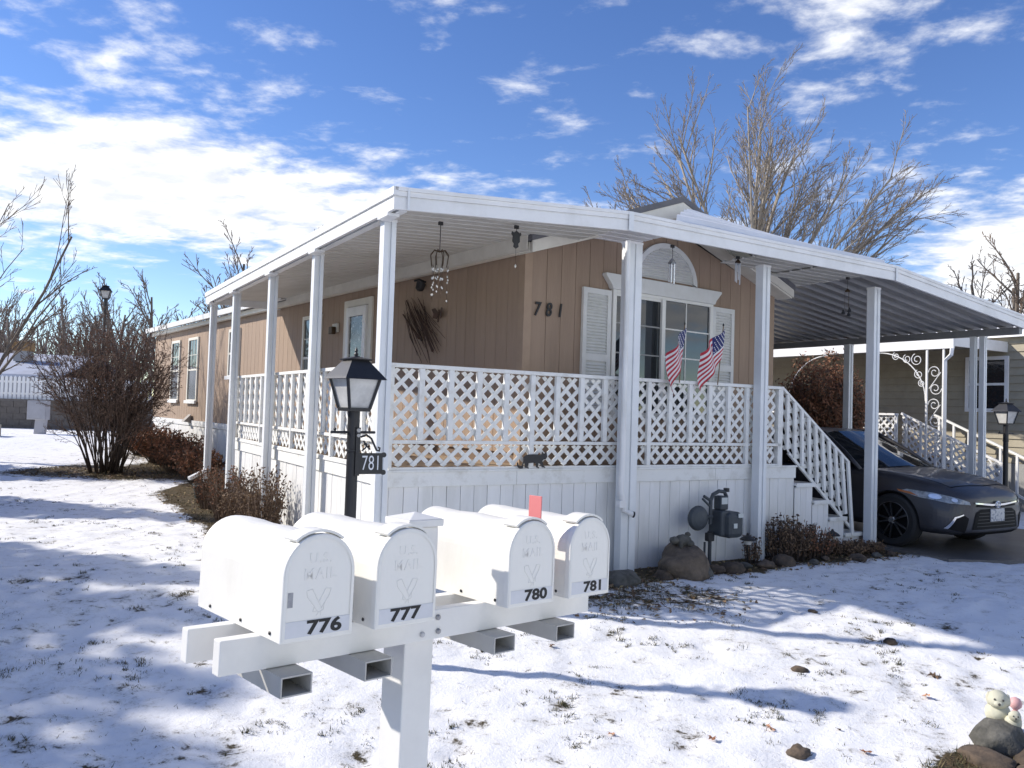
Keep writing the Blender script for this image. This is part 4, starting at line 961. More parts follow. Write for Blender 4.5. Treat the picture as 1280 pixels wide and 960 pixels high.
# gas meter
gm = thing('gas_meter', 'grey gas meter with round regulator piped before the white skirting', 'gas meter', P(3.86, -.08, 0), AP)
def px(pts, r_, n=10, nm='pipe'): return MB().tube(pts, r_, n).build(nm, meterg, gm, smooth=40)
px([(-.10, 0, -.1), (-.10, 0, .30)], .02); px([(-.155, .02, -.1), (-.155, .02, .26)], .012); px([(-.10, 0, .45), (-.10, 0, .70), (-.07, 0, .765), (.02, 0, .80), (.10, 0, .79), (.13, 0, .74), (.13, 0, .60)], .021)
px([(.02, 0, .62), (.02, 0, .70), (-.02, 0, .74)], .018); px([(-.20, 0, .75), (-.10, 0, .70)], .016); px([(-.22, 0, .725), (-.10, 0, .63)], .012)
MB().lathe([(.03, -.03), (.03, .03), (.022, .04)], 10, (-.10, 0, .335)).build('valve', blackm, gm); MB().lathe([(.032, -.02), (.032, .02)], 8, (.13, 0, .81)).build('cap', blackm, gm)
box('valve_body', blackm, gm, -.15, -.06, -.03, .03, .27, .36, .008)
RX = Matrix.Rotation(R(90), 3, 'X')
MB().lathe([(.02, -.075), (.09, -.06), (.12, -.03), (.132, -.006), (.132, .006), (.12, .03), (.08, .05), (.03, .06)], 24, (-.30, -.02, .525), RX).build('regulator', meterg, gm, smooth=40)
px([(-.22, 0, .525), (-.08, 0, .53)], .024)
box('meter_body', meterg, gm, -.055, .085, -.12, .08, .33, .60, .022); box('meter_case', meterg, gm, .0, .235, -.172, .06, .31, .585, .05)
box('index_head', meterg, gm, -.01, .10, -.06, .05, .60, .75, .015); box('label_plate', mat('pale_label', (.55, .58, .56), .5), gm, .0, .085, -.066, -.061, .665, .735)
box('label_plate', MATS['pale_label'], gm, .135, .205, -.182, -.173, .53, .575); box('label_plate', MATS['pale_label'], gm, .07, .12, -.180, -.173, .42, .47)
# rocks
def rock(label, loc, sx_, sy_, sz_, m_, seed, name='rock', group='rocks edging the porch bed'):
    bm = bmesh.new(); bmesh.ops.create_icosphere(bm, subdivisions=3, radius=1)
    for v in bm.verts:
        n_ = v.co.normalized(); d_ = 1+.34*noise.noise(n_*1.5+Vector((seed*3.1, 0, 0)))+.17*(.5-abs(noise.noise(n_*2.8+Vector((0, seed*2.3, 0)))))+.09*noise.noise(n_*6+Vector((0, 0, seed)))+.05*noise.noise(n_*13)
        v.co = Vector((n_.x*sx_, n_.y*sy_, n_.z*sz_))*d_
        if v.co.z < -sz_*.35: v.co.z = -sz_*.35
    me = bpy.data.meshes.new(name); bm.to_mesh(me); bm.free(); me.materials.append(m_); me.polygons.foreach_set('use_smooth', [True]*len(me.polygons))
    o = link(name, me); o.location = loc; o.rotation_euler.z = seed*1.3; return tag(o, label, 'rock', group)
rock('large brown boulder against the skirting left of the gas meter', P(3.24, -.26, .06), .42, .25, .22, mat('boulder_rock', (.21, .16, .115), .95, (.08, .064, .05), 8, 1.0, 14, contrast=(.3, .7)), 1)
fr = thing('toad_figurine', 'dark stone toad sitting on the large brown boulder', 'figurine', P(3.17, -.26, .27), AP)
for nm, c, r_, sc_ in (('body', (.03, 0, .065), .085, (1.25, .8, .75)), ('head', (-.085, 0, .075), .05, (1, .9, .75)), ('haunch', (.09, -.05, .035), .045, (1.2, .7, .8)), ('haunch', (.09, .05, .035), .045, (1.2, .7, .8)), ('front_leg', (-.04, -.055, .025), .03, (.8, .6, 1.2)), ('front_leg', (-.04, .055, .025), .03, (.8, .6, 1.2)), ('crest', (.10, 0, .125), .04, (.8, .7, .6))):
    bm = bmesh.new(); bmesh.ops.create_icosphere(bm, subdivisions=2, radius=r_)
    for v in bm.verts: v.co = Vector((v.co.x*sc_[0]+c[0], v.co.y*sc_[1]+c[1], v.co.z*sc_[2]+c[2]))+v.co.normalized()*.008*noise.noise(v.co*30)
    me = bpy.data.meshes.new(nm); bm.to_mesh(me); bm.free(); me.materials.append(rockg); me.polygons.foreach_set('use_smooth', [True]*len(me.polygons)); link(nm, me, fr)
rl_ = random.Random(77)
descr = ['grey rounded edging stone', 'flat brown edging stone', 'reddish edging stone', 'dark edging stone', 'squat brown edging stone']
spots = [(2.32, 'before the second post'), (2.85, 'just right of the second post'), (2.98, 'under the large boulder'), (3.32, 'in front of the large boulder'), (3.58, 'between boulder and gas meter'), (3.80, 'under the gas meter regulator'), (4.06, 'at the gas meter pipe foot'), (4.30, 'below the path light'), (4.62, 'at the third post foot'), (4.98, 'under the dry flower clump'), (5.32, 'before the stair skirting'), (5.72, 'near the stair path light'), (6.12, 'by the last step'), (6.42, 'at the carport post foot')]
for i, (x, wh) in enumerate(spots):
    s_ = rl_.uniform(.06, .17)*(.65 if x > 4.7 else 1)
    rock(descr[i % 5]+' '+wh, P(x, -.36+rl_.uniform(-.08, .06)-(.05 if i % 2 else 0), .02), s_*1.2, s_, s_*.7, rockm if i % 3 else rockg, i+3)
for i, (x, wh) in enumerate([(.75, 'nearer the mailboxes'), (1.5, 'before the cat silhouette'), (2.0, 'left of the second post')]):
    rock('small edging stone along the front skirting '+wh, P(x, -.02, .0), .09, .07, .06, rockm, 40+i)
# path lights
def path_light(label, loc):
    o = thing('path_light', label, 'light', loc, AP, 'solar path lights')
    MB().lathe([(.008, -.1), (.008, .22)], 8).build('stake', blackm, o); MB().lathe([(.04, .215), (.045, .27), (.03, .275)], 14).build('lens', frost, o)
    MB().lathe([(.085, .262), (.088, .27), (.05, .30), (.02, .315), (.012, .335), (.003, .34)], 16).build('cap', blackm, o, smooth=40)
path_light('dark solar path light beside the gas meter', P(4.27, -.14, .0)); path_light('dark solar path light before the lowest stair', P(5.72, -.12, -.03))
# bucket under the far post
bk = thing('bucket', 'dark plastic bucket at the foot of the far porch post', 'bucket', P(-.05, 7.42, gz(*P(-.05, 7.42).xy)), AP)
MB().lathe([(.12, 0), (.155, .22), (.162, .22), (.165, .245), (.15, .245), (.14, .2), (.11, .03)], 22).build('body', mat('dark_green_plastic', (.022, .032, .03), .5), bk, smooth=30)
MB().lathe([(.167, .205), (.171, .21), (.171, .222), (.167, .226)], 22).build('rim', MATS['dark_green_plastic'], bk)
# wind chimes
def chime(label, x, y, zt, kind):
    o = thing('wind_chime', label, 'wind chime', P(x, y, zt), AP, 'wind chimes under the porch cover')
    T = lambda nm, pts, r_, m_, n_=6: MB().tube(pts, r_, n_).build(nm, m_, o)
    MB().box(-.02, .02, -.012, .012, -.03, .0).build('hook', blackm, o)
    if kind == 'cage':
        T('cord', [(0, 0, -.03), (0, 0, -.27)], .004, blackm)
        for k in range(8):
            a = 6.283*k/8; c, s_ = math.cos(a), math.sin(a)
            T('wire', [(0, 0, -.27), (.05*c, .05*s_, -.255), (.085*c, .085*s_, -.30), (.075*c, .075*s_, -.38), (.07*c, .07*s_, -.40)], .0045, brass, 5)
        rr = random.Random(2)
        for k in range(14):
            a = 6.283*k/14; r_ = rr.uniform(.02, .085); c, s_ = r_*math.cos(a), r_*math.sin(a); e = -.42-rr.uniform(.06, .3)
            st_ = T('strand', [(c, s_, -.39), (c, s_, e)], .0014, brass, 4); z = -.43
            while z > e:
                MB().lathe([(.001, -.011), (.009, 0), (.001, .011)], 6, (c, s_, z)).build('bead', crystal, st_); z -= rr.uniform(.05, .09)
    elif kind == 'figure':
        T('cord', [(0, 0, -.03), (0, 0, -.05)], .003, blackm)
        MB().prism([(0, -.05), (.03, -.07), (.045, -.06), (.05, -.085), (.035, -.10), (.038, -.15), (.02, -.17), (.025, -.2), (0, -.215), (-.025, -.2), (-.02, -.17), (-.038, -.15), (-.035, -.1), (-.05, -.085), (-.045, -.06), (-.03, -.07)], -.008, .008, lambda p, d: Vector((p[0], d, p[1]))).build('ornament', blackm, o)
        T('tail', [(0, 0, -.215), (0, 0, -.36)], .0016, brass, 4); MB().lathe([(.001, -.02), (.012, 0), (.001, .02)], 6, (0, 0, -.38)).build('bead', crystal, o)
    else:
        h0 = -.06 if kind == 'short' else -.17
        T('cord', [(0, 0, -.03), (.006 if kind == 'long' else 0, 0, -.10), (0, 0, h0)], .0028, blackm)
        MB().lathe([(.005, h0+.03), (.03, h0), (.032, h0-.012), (.005, h0-.012)], 12).build('cap', brass if kind != 'long' else steel, o)
        if kind == 'long':
            MB().box(-.03, .03, -.03, .03, h0-.035, h0-.0125).build('plate', mat('dull_tin', (.22, .23, .25), .5, metal=.5), o)
            for k in range(5): a = 6.283*k/5; T('tube', [(.028*math.cos(a), .028*math.sin(a), h0-.035), (.028*math.cos(a), .028*math.sin(a), h0-.20-.012*k)], .009, mat('bright_tube', (.78, .79, .80), .25, metal=.7), 8)
        elif kind == 'short':
            for k in range(4): a = 6.283*k/4+.4; T('tube', [(.026*math.cos(a), .026*math.sin(a), h0-.02), (.026*math.cos(a), .026*math.sin(a), h0-.20-.02*k)], .006, mat('dim_tube', (.5, .5, .52), .3, metal=.7), 8)
        else:
            for k in range(3):
                a = 6.283*k/3; T('strand', [(.03*math.cos(a), .03*math.sin(a), h0-.012), (.03*math.cos(a), .03*math.sin(a), h0-.22)], .002, brass, 4)
                MB().lathe([(.004, 0), (.024, -.045), (.028, -.055), (.003, -.05)], 10, (.045*math.cos(a), .045*math.sin(a), h0-.20-.03*k)).build('bell', blackm, o)
chime('wind chime with wire cage and glass beads by the porch corner post', .50, .02, 3.25, 'cage')
chime('dark figure wind chime between the bead chime and second post', 1.26, -.02, 3.32, 'figure')
chime('wind chime with bright tubes on a long cord before the arch', 3.20, 0, 3.40, 'long')
chime('small tube wind chime beside the third post', 4.17, 0, 3.40, 'short')
chime('wind chime with dark bells beside the carport post', 6.08, 0, 3.38, 'bell')
# flags on the rail
def flag(label, x, zt, w, h, lean, seed, y=.03, bunch=.0):
    o = thing('flag', label, 'flag', P(x, y, 1.98), AP, 'small flags on the porch rail')
    tip = Vector((lean, -.02, zt-1.98)); MB().tube([(lean*.2, .0, -.03), tip], .006, 6).build('stick', mat('flag_stick', (.20, .13, .07), .6), o)
    MB().lathe([(.002, 0), (.011, .01), (.009, .02), (.001, .035)], 8, tip).build('spear_tip', blackm, o)
    U, V = 30, 26; m = MB(); st = MB(); sd0 = (tip*1-Vector((lean*.2, 0, -.03))).normalized()
    def pos(u, v):   # u along fly, v along hoist (0 top); cloth hangs in folds from the stick
        drop = u*h*.80; xx = -u*w*(1-.25*v)+.02*math.sin(v*5+seed)*u; yy = -.02-.045*math.sin(u*9+v*3+seed)*(.3+u)
        b0 = tip-sd0*(v*h*.52)-sd0*.02; return Vector((b0.x+xx, b0.y+yy, b0.z-drop*(.55+.15*v)-.012*math.sin(u*8+seed)))
    g = [[pos(i/U, j/V) for i in range(U+1)] for j in range(V+1)]
    for j in range(V):
        for i in range(U):
            s_ = j*13//V; m.m = 2 if (i < U*.42 and j < V*7/13) else (0 if s_ % 2 == 0 else 1); m.add([g[j][i], g[j][i+1], g[j+1][i+1], g[j+1][i]], [(0, 1, 2, 3)])
    cl = m.build('cloth', [fred, fwh, fbl], o)
    for r_ in range(7):
        for c in range(5 if r_ % 2 == 0 else 4):
            p = pos((.035+.08*c+(.04 if r_ % 2 else 0)), (.04+.072*r_)); 
            for sg_ in (-1,): st.add([p+Vector((.0075*math.cos(a_*1.2566), -.004, .0075*math.sin(a_*1.2566))) for a_ in range(5)], [(0, 1, 2, 3, 4)])
    so = st.build('stars', fwh, cl); so['kind'] = 'stuff'
flag('small striped flag on a stick standing clear of the window glass', 3.92, 2.60, .36, .66, .06, .4)
flag('small striped flag on a stick in front of the window glass', 3.36, 2.57, .24, .70, .05, 2.1)
# wall decorations by the storm door
wd = thing('wall_branch', 'rusty spray of metal branches hung on the side wall', 'wall decoration', Hh(0, 0, 0), AH)
rr = random.Random(5); m = MB(); m2 = MB()
for k in range(34):
    a = Vector((-.03, 2.5-rr.random()*.55, 3.0-rr.random()*.25)); b_ = Vector((-.04-.04*rr.random(), a.y-.35-.25*rr.random(), a.z-.35-.3*rr.random())); m.tube([a, a.lerp(b_, .5)+Vector((-.02, .03*rr.gauss(0, 1), 0)), b_], [.003, .005, .003], 4)
for (a, b_) in (((-.04, 2.42, 2.95), (-.05, 1.98, 2.42)), ((-.05, 2.2, 2.85), (-.06, 1.70, 2.28)), ((-.04, 2.5, 2.78), (-.05, 2.05, 2.45))): m2.tube([a, b_], [.008, .018], 6)
m.build('twigs', rust, wd); m2.build('stems', rust, wd)
bf = thing('metal_butterfly', 'small rusty metal butterfly on the side wall', 'wall decoration', Hh(-.03, 1.62, 2.72), AH)
for s_ in (-1, 1): MB().prism([(0, 0), (s_*.07, .07), (s_*.12, .06), (s_*.09, .0), (s_*.10, -.05), (s_*.04, -.06)], -.006, .0, lambda p, d: Vector((d-abs(p[0])*.3, -p[0], p[1]))).build('wing', rust, bf)
MB().tube([(-.008, 0, .05), (-.008, .02, -.1)], .009, 6).build('body', rust, bf)
sp = thing('security_lamp', 'black flood lamp under the porch cover on the side wall', 'lamp', Hh(-.06, 1.98, 3.12), AH)
MB().lathe([(.02, 0), (.05, .02), (.06, .10), (.05, .11)], 14, (-.06, 0, -.10), Matrix.Rotation(R(20), 3, 'Y')).build('head', blackm, sp); MB().tube([(.05, .02, .02), (-.02, .06, .05), (-.07, .1, .03)], .014, 6).build('arm', blackm, sp)
# figurine by the kerb stones
fx, fy = 2.86, 4.72; fz = gz(fx, fy)
rock('grey slab of rock under the pale puppy figurine', (fx-.06, fy-.10, fz+.02), .17, .13, .10, rockg, 90, group='rocks by the street edge'); rock('tan flat rock beside the puppy figurine', (fx-.24, fy-.32, fz), .14, .10, .05, rockm, 91, group='rocks by the street edge')
rock('brown rock with moss below the puppy figurine', (fx+.08, fy-.34, fz), .2, .14, .07, rockm, 92, group='rocks by the street edge'); rock('low brown rock at the street edge by the figurine', (fx-.1, fy-.52, fz), .12, .09, .05, rockm, 93, group='rocks by the street edge')
pg = thing('puppy_figurine', 'pale cream puppies figurine sitting on rocks at the lawn corner', 'figurine', (fx, fy, fz+.075), R(-25)); pg.scale = (.9, .9, .9)
for nm, c, r_, sc_ in (('body', (0, .02, .07), .075, (1, .9, 1.05)), ('head', (-.005, -.01, .165), .062, (1, 1, .95)), ('ear', (-.055, 0, .165), .028, (.6, .9, 1.4)), ('ear', (.05, 0, .165), .028, (.6, .9, 1.4)), ('muzzle', (-.005, -.062, .152), .026, (1.1, .9, .8)), ('paw', (-.045, -.06, .02), .03, (.8, 1.2, .7)), ('small_puppy', (.075, -.06, .05), .048, (1, 1, 1.1)), ('small_head', (.08, -.09, .10), .036, (1, 1, .95)), ('paw', (.06, -.12, .02), .022, (.8, 1.2, .7))):
    bm = bmesh.new(); bmesh.ops.create_icosphere(bm, subdivisions=3, radius=r_)
    for v in bm.verts: v.co = Vector((v.co.x*sc_[0]+c[0], v.co.y*sc_[1]+c[1], v.co.z*sc_[2]+c[2]))+v.co.normalized()*.004*noise.noise(v.co*40)
    me = bpy.data.meshes.new(nm); bm.to_mesh(me); bm.free(); me.materials.append(stonep); me.polygons.foreach_set('use_smooth', [True]*len(me.polygons)); link(nm, me, pg)
pk_ = thing('pink_ornament', 'small pink garden ornament behind the puppy figurine', 'ornament', (fx+.16, fy+.10, fz+.02), 0)
MB().lathe([(.03, 0), (.035, .05), (.02, .10), (.012, .11)], 12).build('base', pinkm, pk_, smooth=True); MB().lathe([(.01, .11), (.032, .13), (.036, .15), (.025, .175), (.004, .185)], 12).build('head', pinkm, pk_, smooth=True)
# stones and leaves on the snow
for i, (x, y, s_, lb) in enumerate([(2.93, 6.2, .045, 'small dark stone on the snow near the post shadow'), (2.05, 5.65, .045, 'flat dark stone on the snow near the lamp shadow'), (1.62, 4.45, .055, 'brown clod on the snow nearest the puppy figurine'), (2.6, 6.9, .03, 'tiny dark stone at the edge of the roof shadow')]):
    rock(lb, (x, y, snow_h(x, y)+s_*.12), s_*1.25, s_, s_*.6, rockm, 110+i, name='stone', group='stones lying on the snow')
def leaf_at(x, y, s_, m_, lb, seed):
    rr = random.Random(seed); pts = [(0, -1), (.35, -.7), (.3, -.35), (.75, -.3), (.55, .1), (.8, .45), (.3, .4), (0, 1), (-.3, .45), (-.75, .5), (-.5, .1), (-.8, -.25), (-.3, -.35), (-.3, -.75)]
    m = MB(); c = (0, 0, .3*s_); vs = [c]+[(u*s_, v_*s_, s_*rr.uniform(0, .55)) for u, v_ in pts]; n_ = len(pts)
    m.add(vs, [(0, 1+i, 1+(i+1) % n_) for i in range(n_)]); o = m.build('fallen_leaf', m_); o.location = (x, y, snow_h(x, y)+.004); o.rotation_euler = (rr.uniform(-.3, .3), rr.uniform(-.3, .3), rr.uniform(0, 6)); tag(o, lb, 'leaf', 'leaves lying on the snow')
peach = mat('peach_leaf', (.50, .28, .17), .8)
for i, (x, y, s_, m_, lb) in enumerate([(1.18, 4.58, .032, leafr, 'russet curled leaf on the snow below the lamp shadow'), (2.0, 4.5, .035, leafr, 'upright russet leaf near the puppy figurine'), (1.55, 4.72, .035, peach, 'pale peach leaf beside the lamp shadow tip'), (2.72, 5.25, .035, peach, 'peach leaf on the snow above the puppy figurine'), (2.95, 5.6, .05, leafb, 'brown leaf lying in grass above the figurine'), (.62, 4.62, .028, peach, 'pale leaf on open snow right of the stand post'), (.35, 5.9, .03, leafb, 'small brown leaf on the snow beyond the lamp shadow'), (1.95, 4.75, .024, leafb, 'small brown leaf beneath the lamp shadow tip')]):
    leaf_at(x, y, s_, m_, lb, i+5)

# ------------------------------------------------------------------ the parked sedan
car = thing('parked_car', 'dark graphite sedan parked nose out under the carport', 'car', P(7.78, -.10, .03), AP+math.pi)
# local: y forward (nose), x to the car's right; origin under the front axle
ST = [  # y, half width low, half width mid, half width shoulder, z low, z mid, z shoulder, z crown
 (.955, .30, .36, .30, .27, .46, .62, .655), (.93, .52, .56, .48, .235, .46, .66, .70), (.86, .70, .735, .62, .215, .46, .70, .765), (.72, .80, .835, .715, .205, .48, .755, .83),
 (.50, .85, .885, .775, .20, .52, .82, .885), (.20, .875, .91, .81, .20, .56, .875, .935), (-.20, .88, .912, .83, .20, .58, .915, .975), (-.60, .885, .91, .84, .20, .58, .935, 1.01),
 (-1.0, .885, .908, .85, .20, .58, .945, 1.0), (-1.8, .885, .905, .855, .20, .58, .955, 1.0), (-2.6, .885, .905, .85, .20, .60, .975, 1.02), (-3.2, .88, .90, .82, .22, .62, 1.0, 1.07), (-3.7, .84, .86, .76, .26, .64, 1.0, 1.06), (-3.88, .72, .75, .66, .32, .62, .92, .96)]
bm = bmesh.new(); rings = []
for (y, wl, wm, ws, zl, zm, zs, zc0) in ST:
    if y > 0: y *= .86
    half = [(0, zl), (wl*.6, zl), (wl, zl+.03), ((wl+wm)/2+.006, (zl+zm)/2), (wm, zm), ((wm+ws)/2+.022, zm*.38+zs*.62), (ws+.02, zs-.015), (ws*.90, zs+(zc0-zs)*.45), (ws*.5, zs+(zc0-zs)*.88), (0, zc0)]
    pts = half+[(-x, z) for x, z in half[-2:0:-1]]
    rings.append([bm.verts.new((x, y, z)) for x, z in pts])
n = len(rings[0])
for a, b_ in zip(rings, rings[1:]):
    for i in range(n): bm.faces.new((a[i], a[(i+1) % n], b_[(i+1) % n], b_[i]))
bm.faces.new(rings[0]); bm.faces.new(rings[-1][::-1]); bmesh.ops.recalc_face_normals(bm, faces=bm.faces)
me = bpy.data.meshes.new('body'); bm.to_mesh(me); bm.free()
tmp = bpy.data.objects.new('tmp_body', me); C.objects.link(tmp); ms = tmp.modifiers.new('s', 'SUBSURF'); ms.levels = 2; ms.render_levels = 2
cut = MB()
for ay in (0, -2.775):
    for s_ in (-1, 1): cut.lathe([(.365, -.16), (.365, .16)], 32, (s_*.86, ay, .345), Matrix.Rotation(R(90), 3, 'Y'))
cme = bpy.data.meshes.new('cut'); cme.from_pydata(cut.v, [], cut.f); cbm = bmesh.new(); cbm.from_mesh(cme); bmesh.ops.recalc_face_normals(cbm, faces=cbm.faces); cbm.to_mesh(cme); cbm.free()
co2 = bpy.data.objects.new('tmp_cut', cme); C.objects.link(co2); mbz = tmp.modifiers.new('b', 'BOOLEAN'); mbz.operation = 'DIFFERENCE'; mbz.object = co2; mbz.solver = 'EXACT'
dg = bpy.context.evaluated_depsgraph_get(); dg.update(); bme = bpy.data.meshes.new_from_object(tmp.evaluated_get(dg)); bpy.data.objects.remove(tmp); bpy.data.objects.remove(co2)
bme.materials.clear(); bme.materials.append(carp); bme.shade_smooth_by_angle(angle=R(40)) if hasattr(bme, 'shade_smooth_by_angle') else None
bme.name = 'body'; body = link('body', bme, car)
bb_ = bmesh.new(); bb_.from_mesh(bme); BVH = BVHTree.FromBMesh(bb_)
def skin(name, poly, m_, parent, dirv, conv, off=.006, cuts=6):
    """a patch that follows the body: the outline is dropped onto it along dirv"""
    b2 = bmesh.new(); vs = [b2.verts.new(conv(p)) for p in poly]; f = b2.faces.new(vs); bmesh.ops.triangulate(b2, faces=[f])
    for _ in range(3): bmesh.ops.subdivide_edges(b2, edges=[e for e in b2.edges if e.calc_length() > .03], cuts=1)
    bmesh.ops.triangulate(b2, faces=b2.faces[:])
    for v in b2.verts:
        h = BVH.ray_cast(v.co-dirv*3, dirv)
        if h[0]: v.co = h[0]-dirv*off*.6+h[1]*off*.6
    bmesh.ops.recalc_face_normals(b2, faces=b2.faces)
    me = bpy.data.meshes.new(name); b2.to_mesh(me); b2.free(); me.materials.append(m_); me.polygons.foreach_set('use_smooth', [True]*len(me.polygons))
    return link(name, me, parent)
DF = Vector((0, -1, 0)); cf = lambda p: Vector((p[0], 3, p[1])); 
fwd = lambda poly, nm, m_, off=.006, par=None: skin(nm, poly, m_, par or body, DF, lambda p: Vector((p[0], 0, p[1])), off)
for s_ in (-1, 1):
    dg_ = Vector((-s_*.62, -.78, 0)).normalized(); sidev = Vector((-dg_.y, dg_.x, 0))*(-1)
    # headlamp wraps round the corner
    pts3 = [(.35, .60), (.62, .615), (.80, .66), (.885, .715), (.84, .745), (.70, .725), (.50, .675), (.36, .635)]
    hl = skin('headlight', [(s_*x, z) for x, z in pts3], lampg, body, Vector((-s_*.25, -1, 0)).normalized(), lambda p: Vector((p[0]+s_*.12, .55, p[1])), .007)
    skin('turn_signal', [(s_*.80, .672), (s_*.88, .71), (s_*.885, .735), (s_*.83, .715)], amber, body, Vector((-s_*.25, -1, 0)).normalized(), lambda p: Vector((p[0]+s_*.12, .55, p[1])), .012)
    for cx2, cz2, r2 in ((.70, .683, .030), (.55, .652, .022)):
        skin('projector', [(s_*cx2+r2*1.5*math.cos(a*.5236), cz2+r2*math.sin(a*.5236)) for a in range(12)], mat('lamp_bright', (.80, .85, .92), .08, metal=.4), body, Vector((-s_*.25, -1, 0)).normalized(), lambda p: Vector((p[0]+s_*.12, .55, p[1])), .014)
    fwd([(s_*.60, .27), (s_*.80, .31), (s_*.73, .45), (s_*.62, .475), (s_*.56, .44)], 'fog_recess', cardk)
    fwd([(s_*.775, .31), (s_*.80, .315), (s_*.735, .455), (s_*.64, .49), (s_*.635, .478), (s_*.72, .44)], 'fog_trim', chrome, .012)
fwd([(-.50, .30), (.50, .30), (.44, .50), (.34, .545), (-.34, .545), (-.44, .50)], 'lower_grille', cardk)
fwd([(-.44, .575), (-.14, .56), (.14, .56), (.44, .575), (.40, .615), (-.40, .615)], 'upper_grille', cardk)
fwd([(-.46, .612), (-.14, .583), (.14, .583), (.46, .612), (.46, .628), (.12, .606), (-.12, .606), (-.46, .628)], 'grille_bar', chrome, .014)
fwd([(-.60, .235), (.60, .235), (.62, .262), (-.62, .262)], 'chin_lip', cardk, .01)
for k in range(5): fwd([(-.43+.012*k, .335+.04*k), (.43-.012*k, .335+.04*k), (.43-.012*k, .343+.04*k), (-.43+.012*k, .343+.04*k)], 'grille_slat', mat('grille_edge', (.02, .02, .021), .4), .010)
# round emblem of three ellipses
em = MB()
for (a_, b2_, cz2) in ((.058, .040, 0), (.020, .038, -.001), (.040, .0155, .014)):
    em.tube([(a_*math.cos(t_*.3142), 0, cz2+b2_*math.sin(t_*.3142)) for t_ in range(21)], .0055, 6, cap=False)
eo = em.build('emblem', chrome, car); eo.location = (0, .836, .597)
# number plate
pb = box('number_plate', mat('plate_white', (.60, .59, .57), .5, (.20, .22, .28), 34, contrast=(.5, .62)), car, -.152, .152, .818, .838, .39, .545, .003)
gapm = mat('panel_gap', (.006, .006, .006), .9, spec=.1)
DN = Vector((0, 0, -1))
for s_ in (-1, 1):
    skin('panel_gap', [(s_*.60, .60), (s_*.612, .60), (s_*.775, -.30), (s_*.763, -.30)], gapm, body, DN, lambda p: Vector((p[0], p[1], .9)), .003)
    sv_ = Vector((-s_, 0, 0))
    for yy in (-.66, -1.74): skin('panel_gap', [(yy, .30), (yy+.011, .30), (yy+.011, .92), (yy, .92)], gapm, body, sv_, lambda p: Vector((s_*.8, p[0], p[1])), .003)
skin('panel_gap', [(-.60, .588), (0, .645), (.60, .588), (.60, .60), (0, .657), (-.60, .60)], gapm, body, DN, lambda p: Vector((p[0], p[1], .9)), .003)
# greenhouse
def quadstrip(nm, rows, m_, par=car, sub=2):
    b2 = bmesh.new(); R2 = [[b2.verts.new(p) for p in r_] for r_ in rows]
    for a, c in zip(R2, R2[1:]):
        for i in range(len(a)-1): b2.faces.new((a[i], a[i+1], c[i+1], c[i]))
    bmesh.ops.subdivide_edges(b2, edges=b2.edges[:], cuts=2, use_grid_fill=True, smooth=.6); bmesh.ops.recalc_face_normals(b2, faces=b2.faces)
    me = bpy.data.meshes.new(nm); b2.to_mesh(me); b2.free(); me.materials.append(m_); me.polygons.foreach_set('use_smooth', [True]*len(me.polygons)); return link(nm, me, par)
def cab(y, zt, wt): return [(-wt, y, zt-.05), (-wt*.7, y, zt-.012), (0, y, zt), (wt*.7, y, zt-.012), (wt, y, zt-.05)]
quadstrip('roof', [cab(-1.25, 1.43, .60), cab(-1.6, 1.465, .63), cab(-2.1, 1.465, .63), cab(-2.55, 1.42, .59)], carp)
quadstrip('windscreen', [[(-.80, -.52, .935), (-.55, -.36, .965), (0, -.28, .985), (.55, -.36, .965), (.80, -.52, .935)], cab(-1.25, 1.43, .60)], carglass)
quadstrip('rear_window', [cab(-2.55, 1.42, .59), [(-.76, -3.2, 1.0), (-.5, -3.28, 1.05), (0, -3.32, 1.06), (.5, -3.28, 1.05), (.76, -3.2, 1.0)]], carglass)
for s_ in (-1, 1):
    quadstrip('side_window', [[(s_*.84, -.62, .93), (s_*.855, -1.3, .945), (s_*.855, -2.1, .96), (s_*.82, -3.1, 1.0)], [(s_*.615, -1.22, 1.385), (s_*.64, -1.6, 1.415), (s_*.64, -2.1, 1.415), (s_*.60, -2.52, 1.38)]], carglass)
    MB().tube([(s_*.825, -.50, .93), (s_*.74, -.82, 1.16), (s_*.61, -1.24, 1.39), (s_*.64, -1.6, 1.425), (s_*.64, -2.1, 1.425), (s_*.60, -2.54, 1.385), (s_*.79, -3.15, 1.0)], .028, 8).build('roof_pillar', carp, car, smooth=True)
    MB().bar((s_*.865, -1.72, .95), (s_*.645, -1.78, 1.41), .07, .02).build('door_pillar', cardk, car)
    MB().prism([(0, 0), (.17, .02), (.20, .09), (.16, .14), (.03, .12)], -.06, .06, lambda p, d: Vector((s_*(.86+p[0]), -.98+d, .96+p[1]))).build('door_mirror', carp, car, bevel=.02)
    MB().tube([(s_*.80, -.44, .952), (s_*.45, -.32, .975), (s_*.1, -.27, .992)], .008, 5).build('wiper', cardk, car)
    MB().box(s_*.9-.012, s_*.9+.012, -1.62, -1.44, .80, .825).build('door_handle', carp, car, bevel=.005)
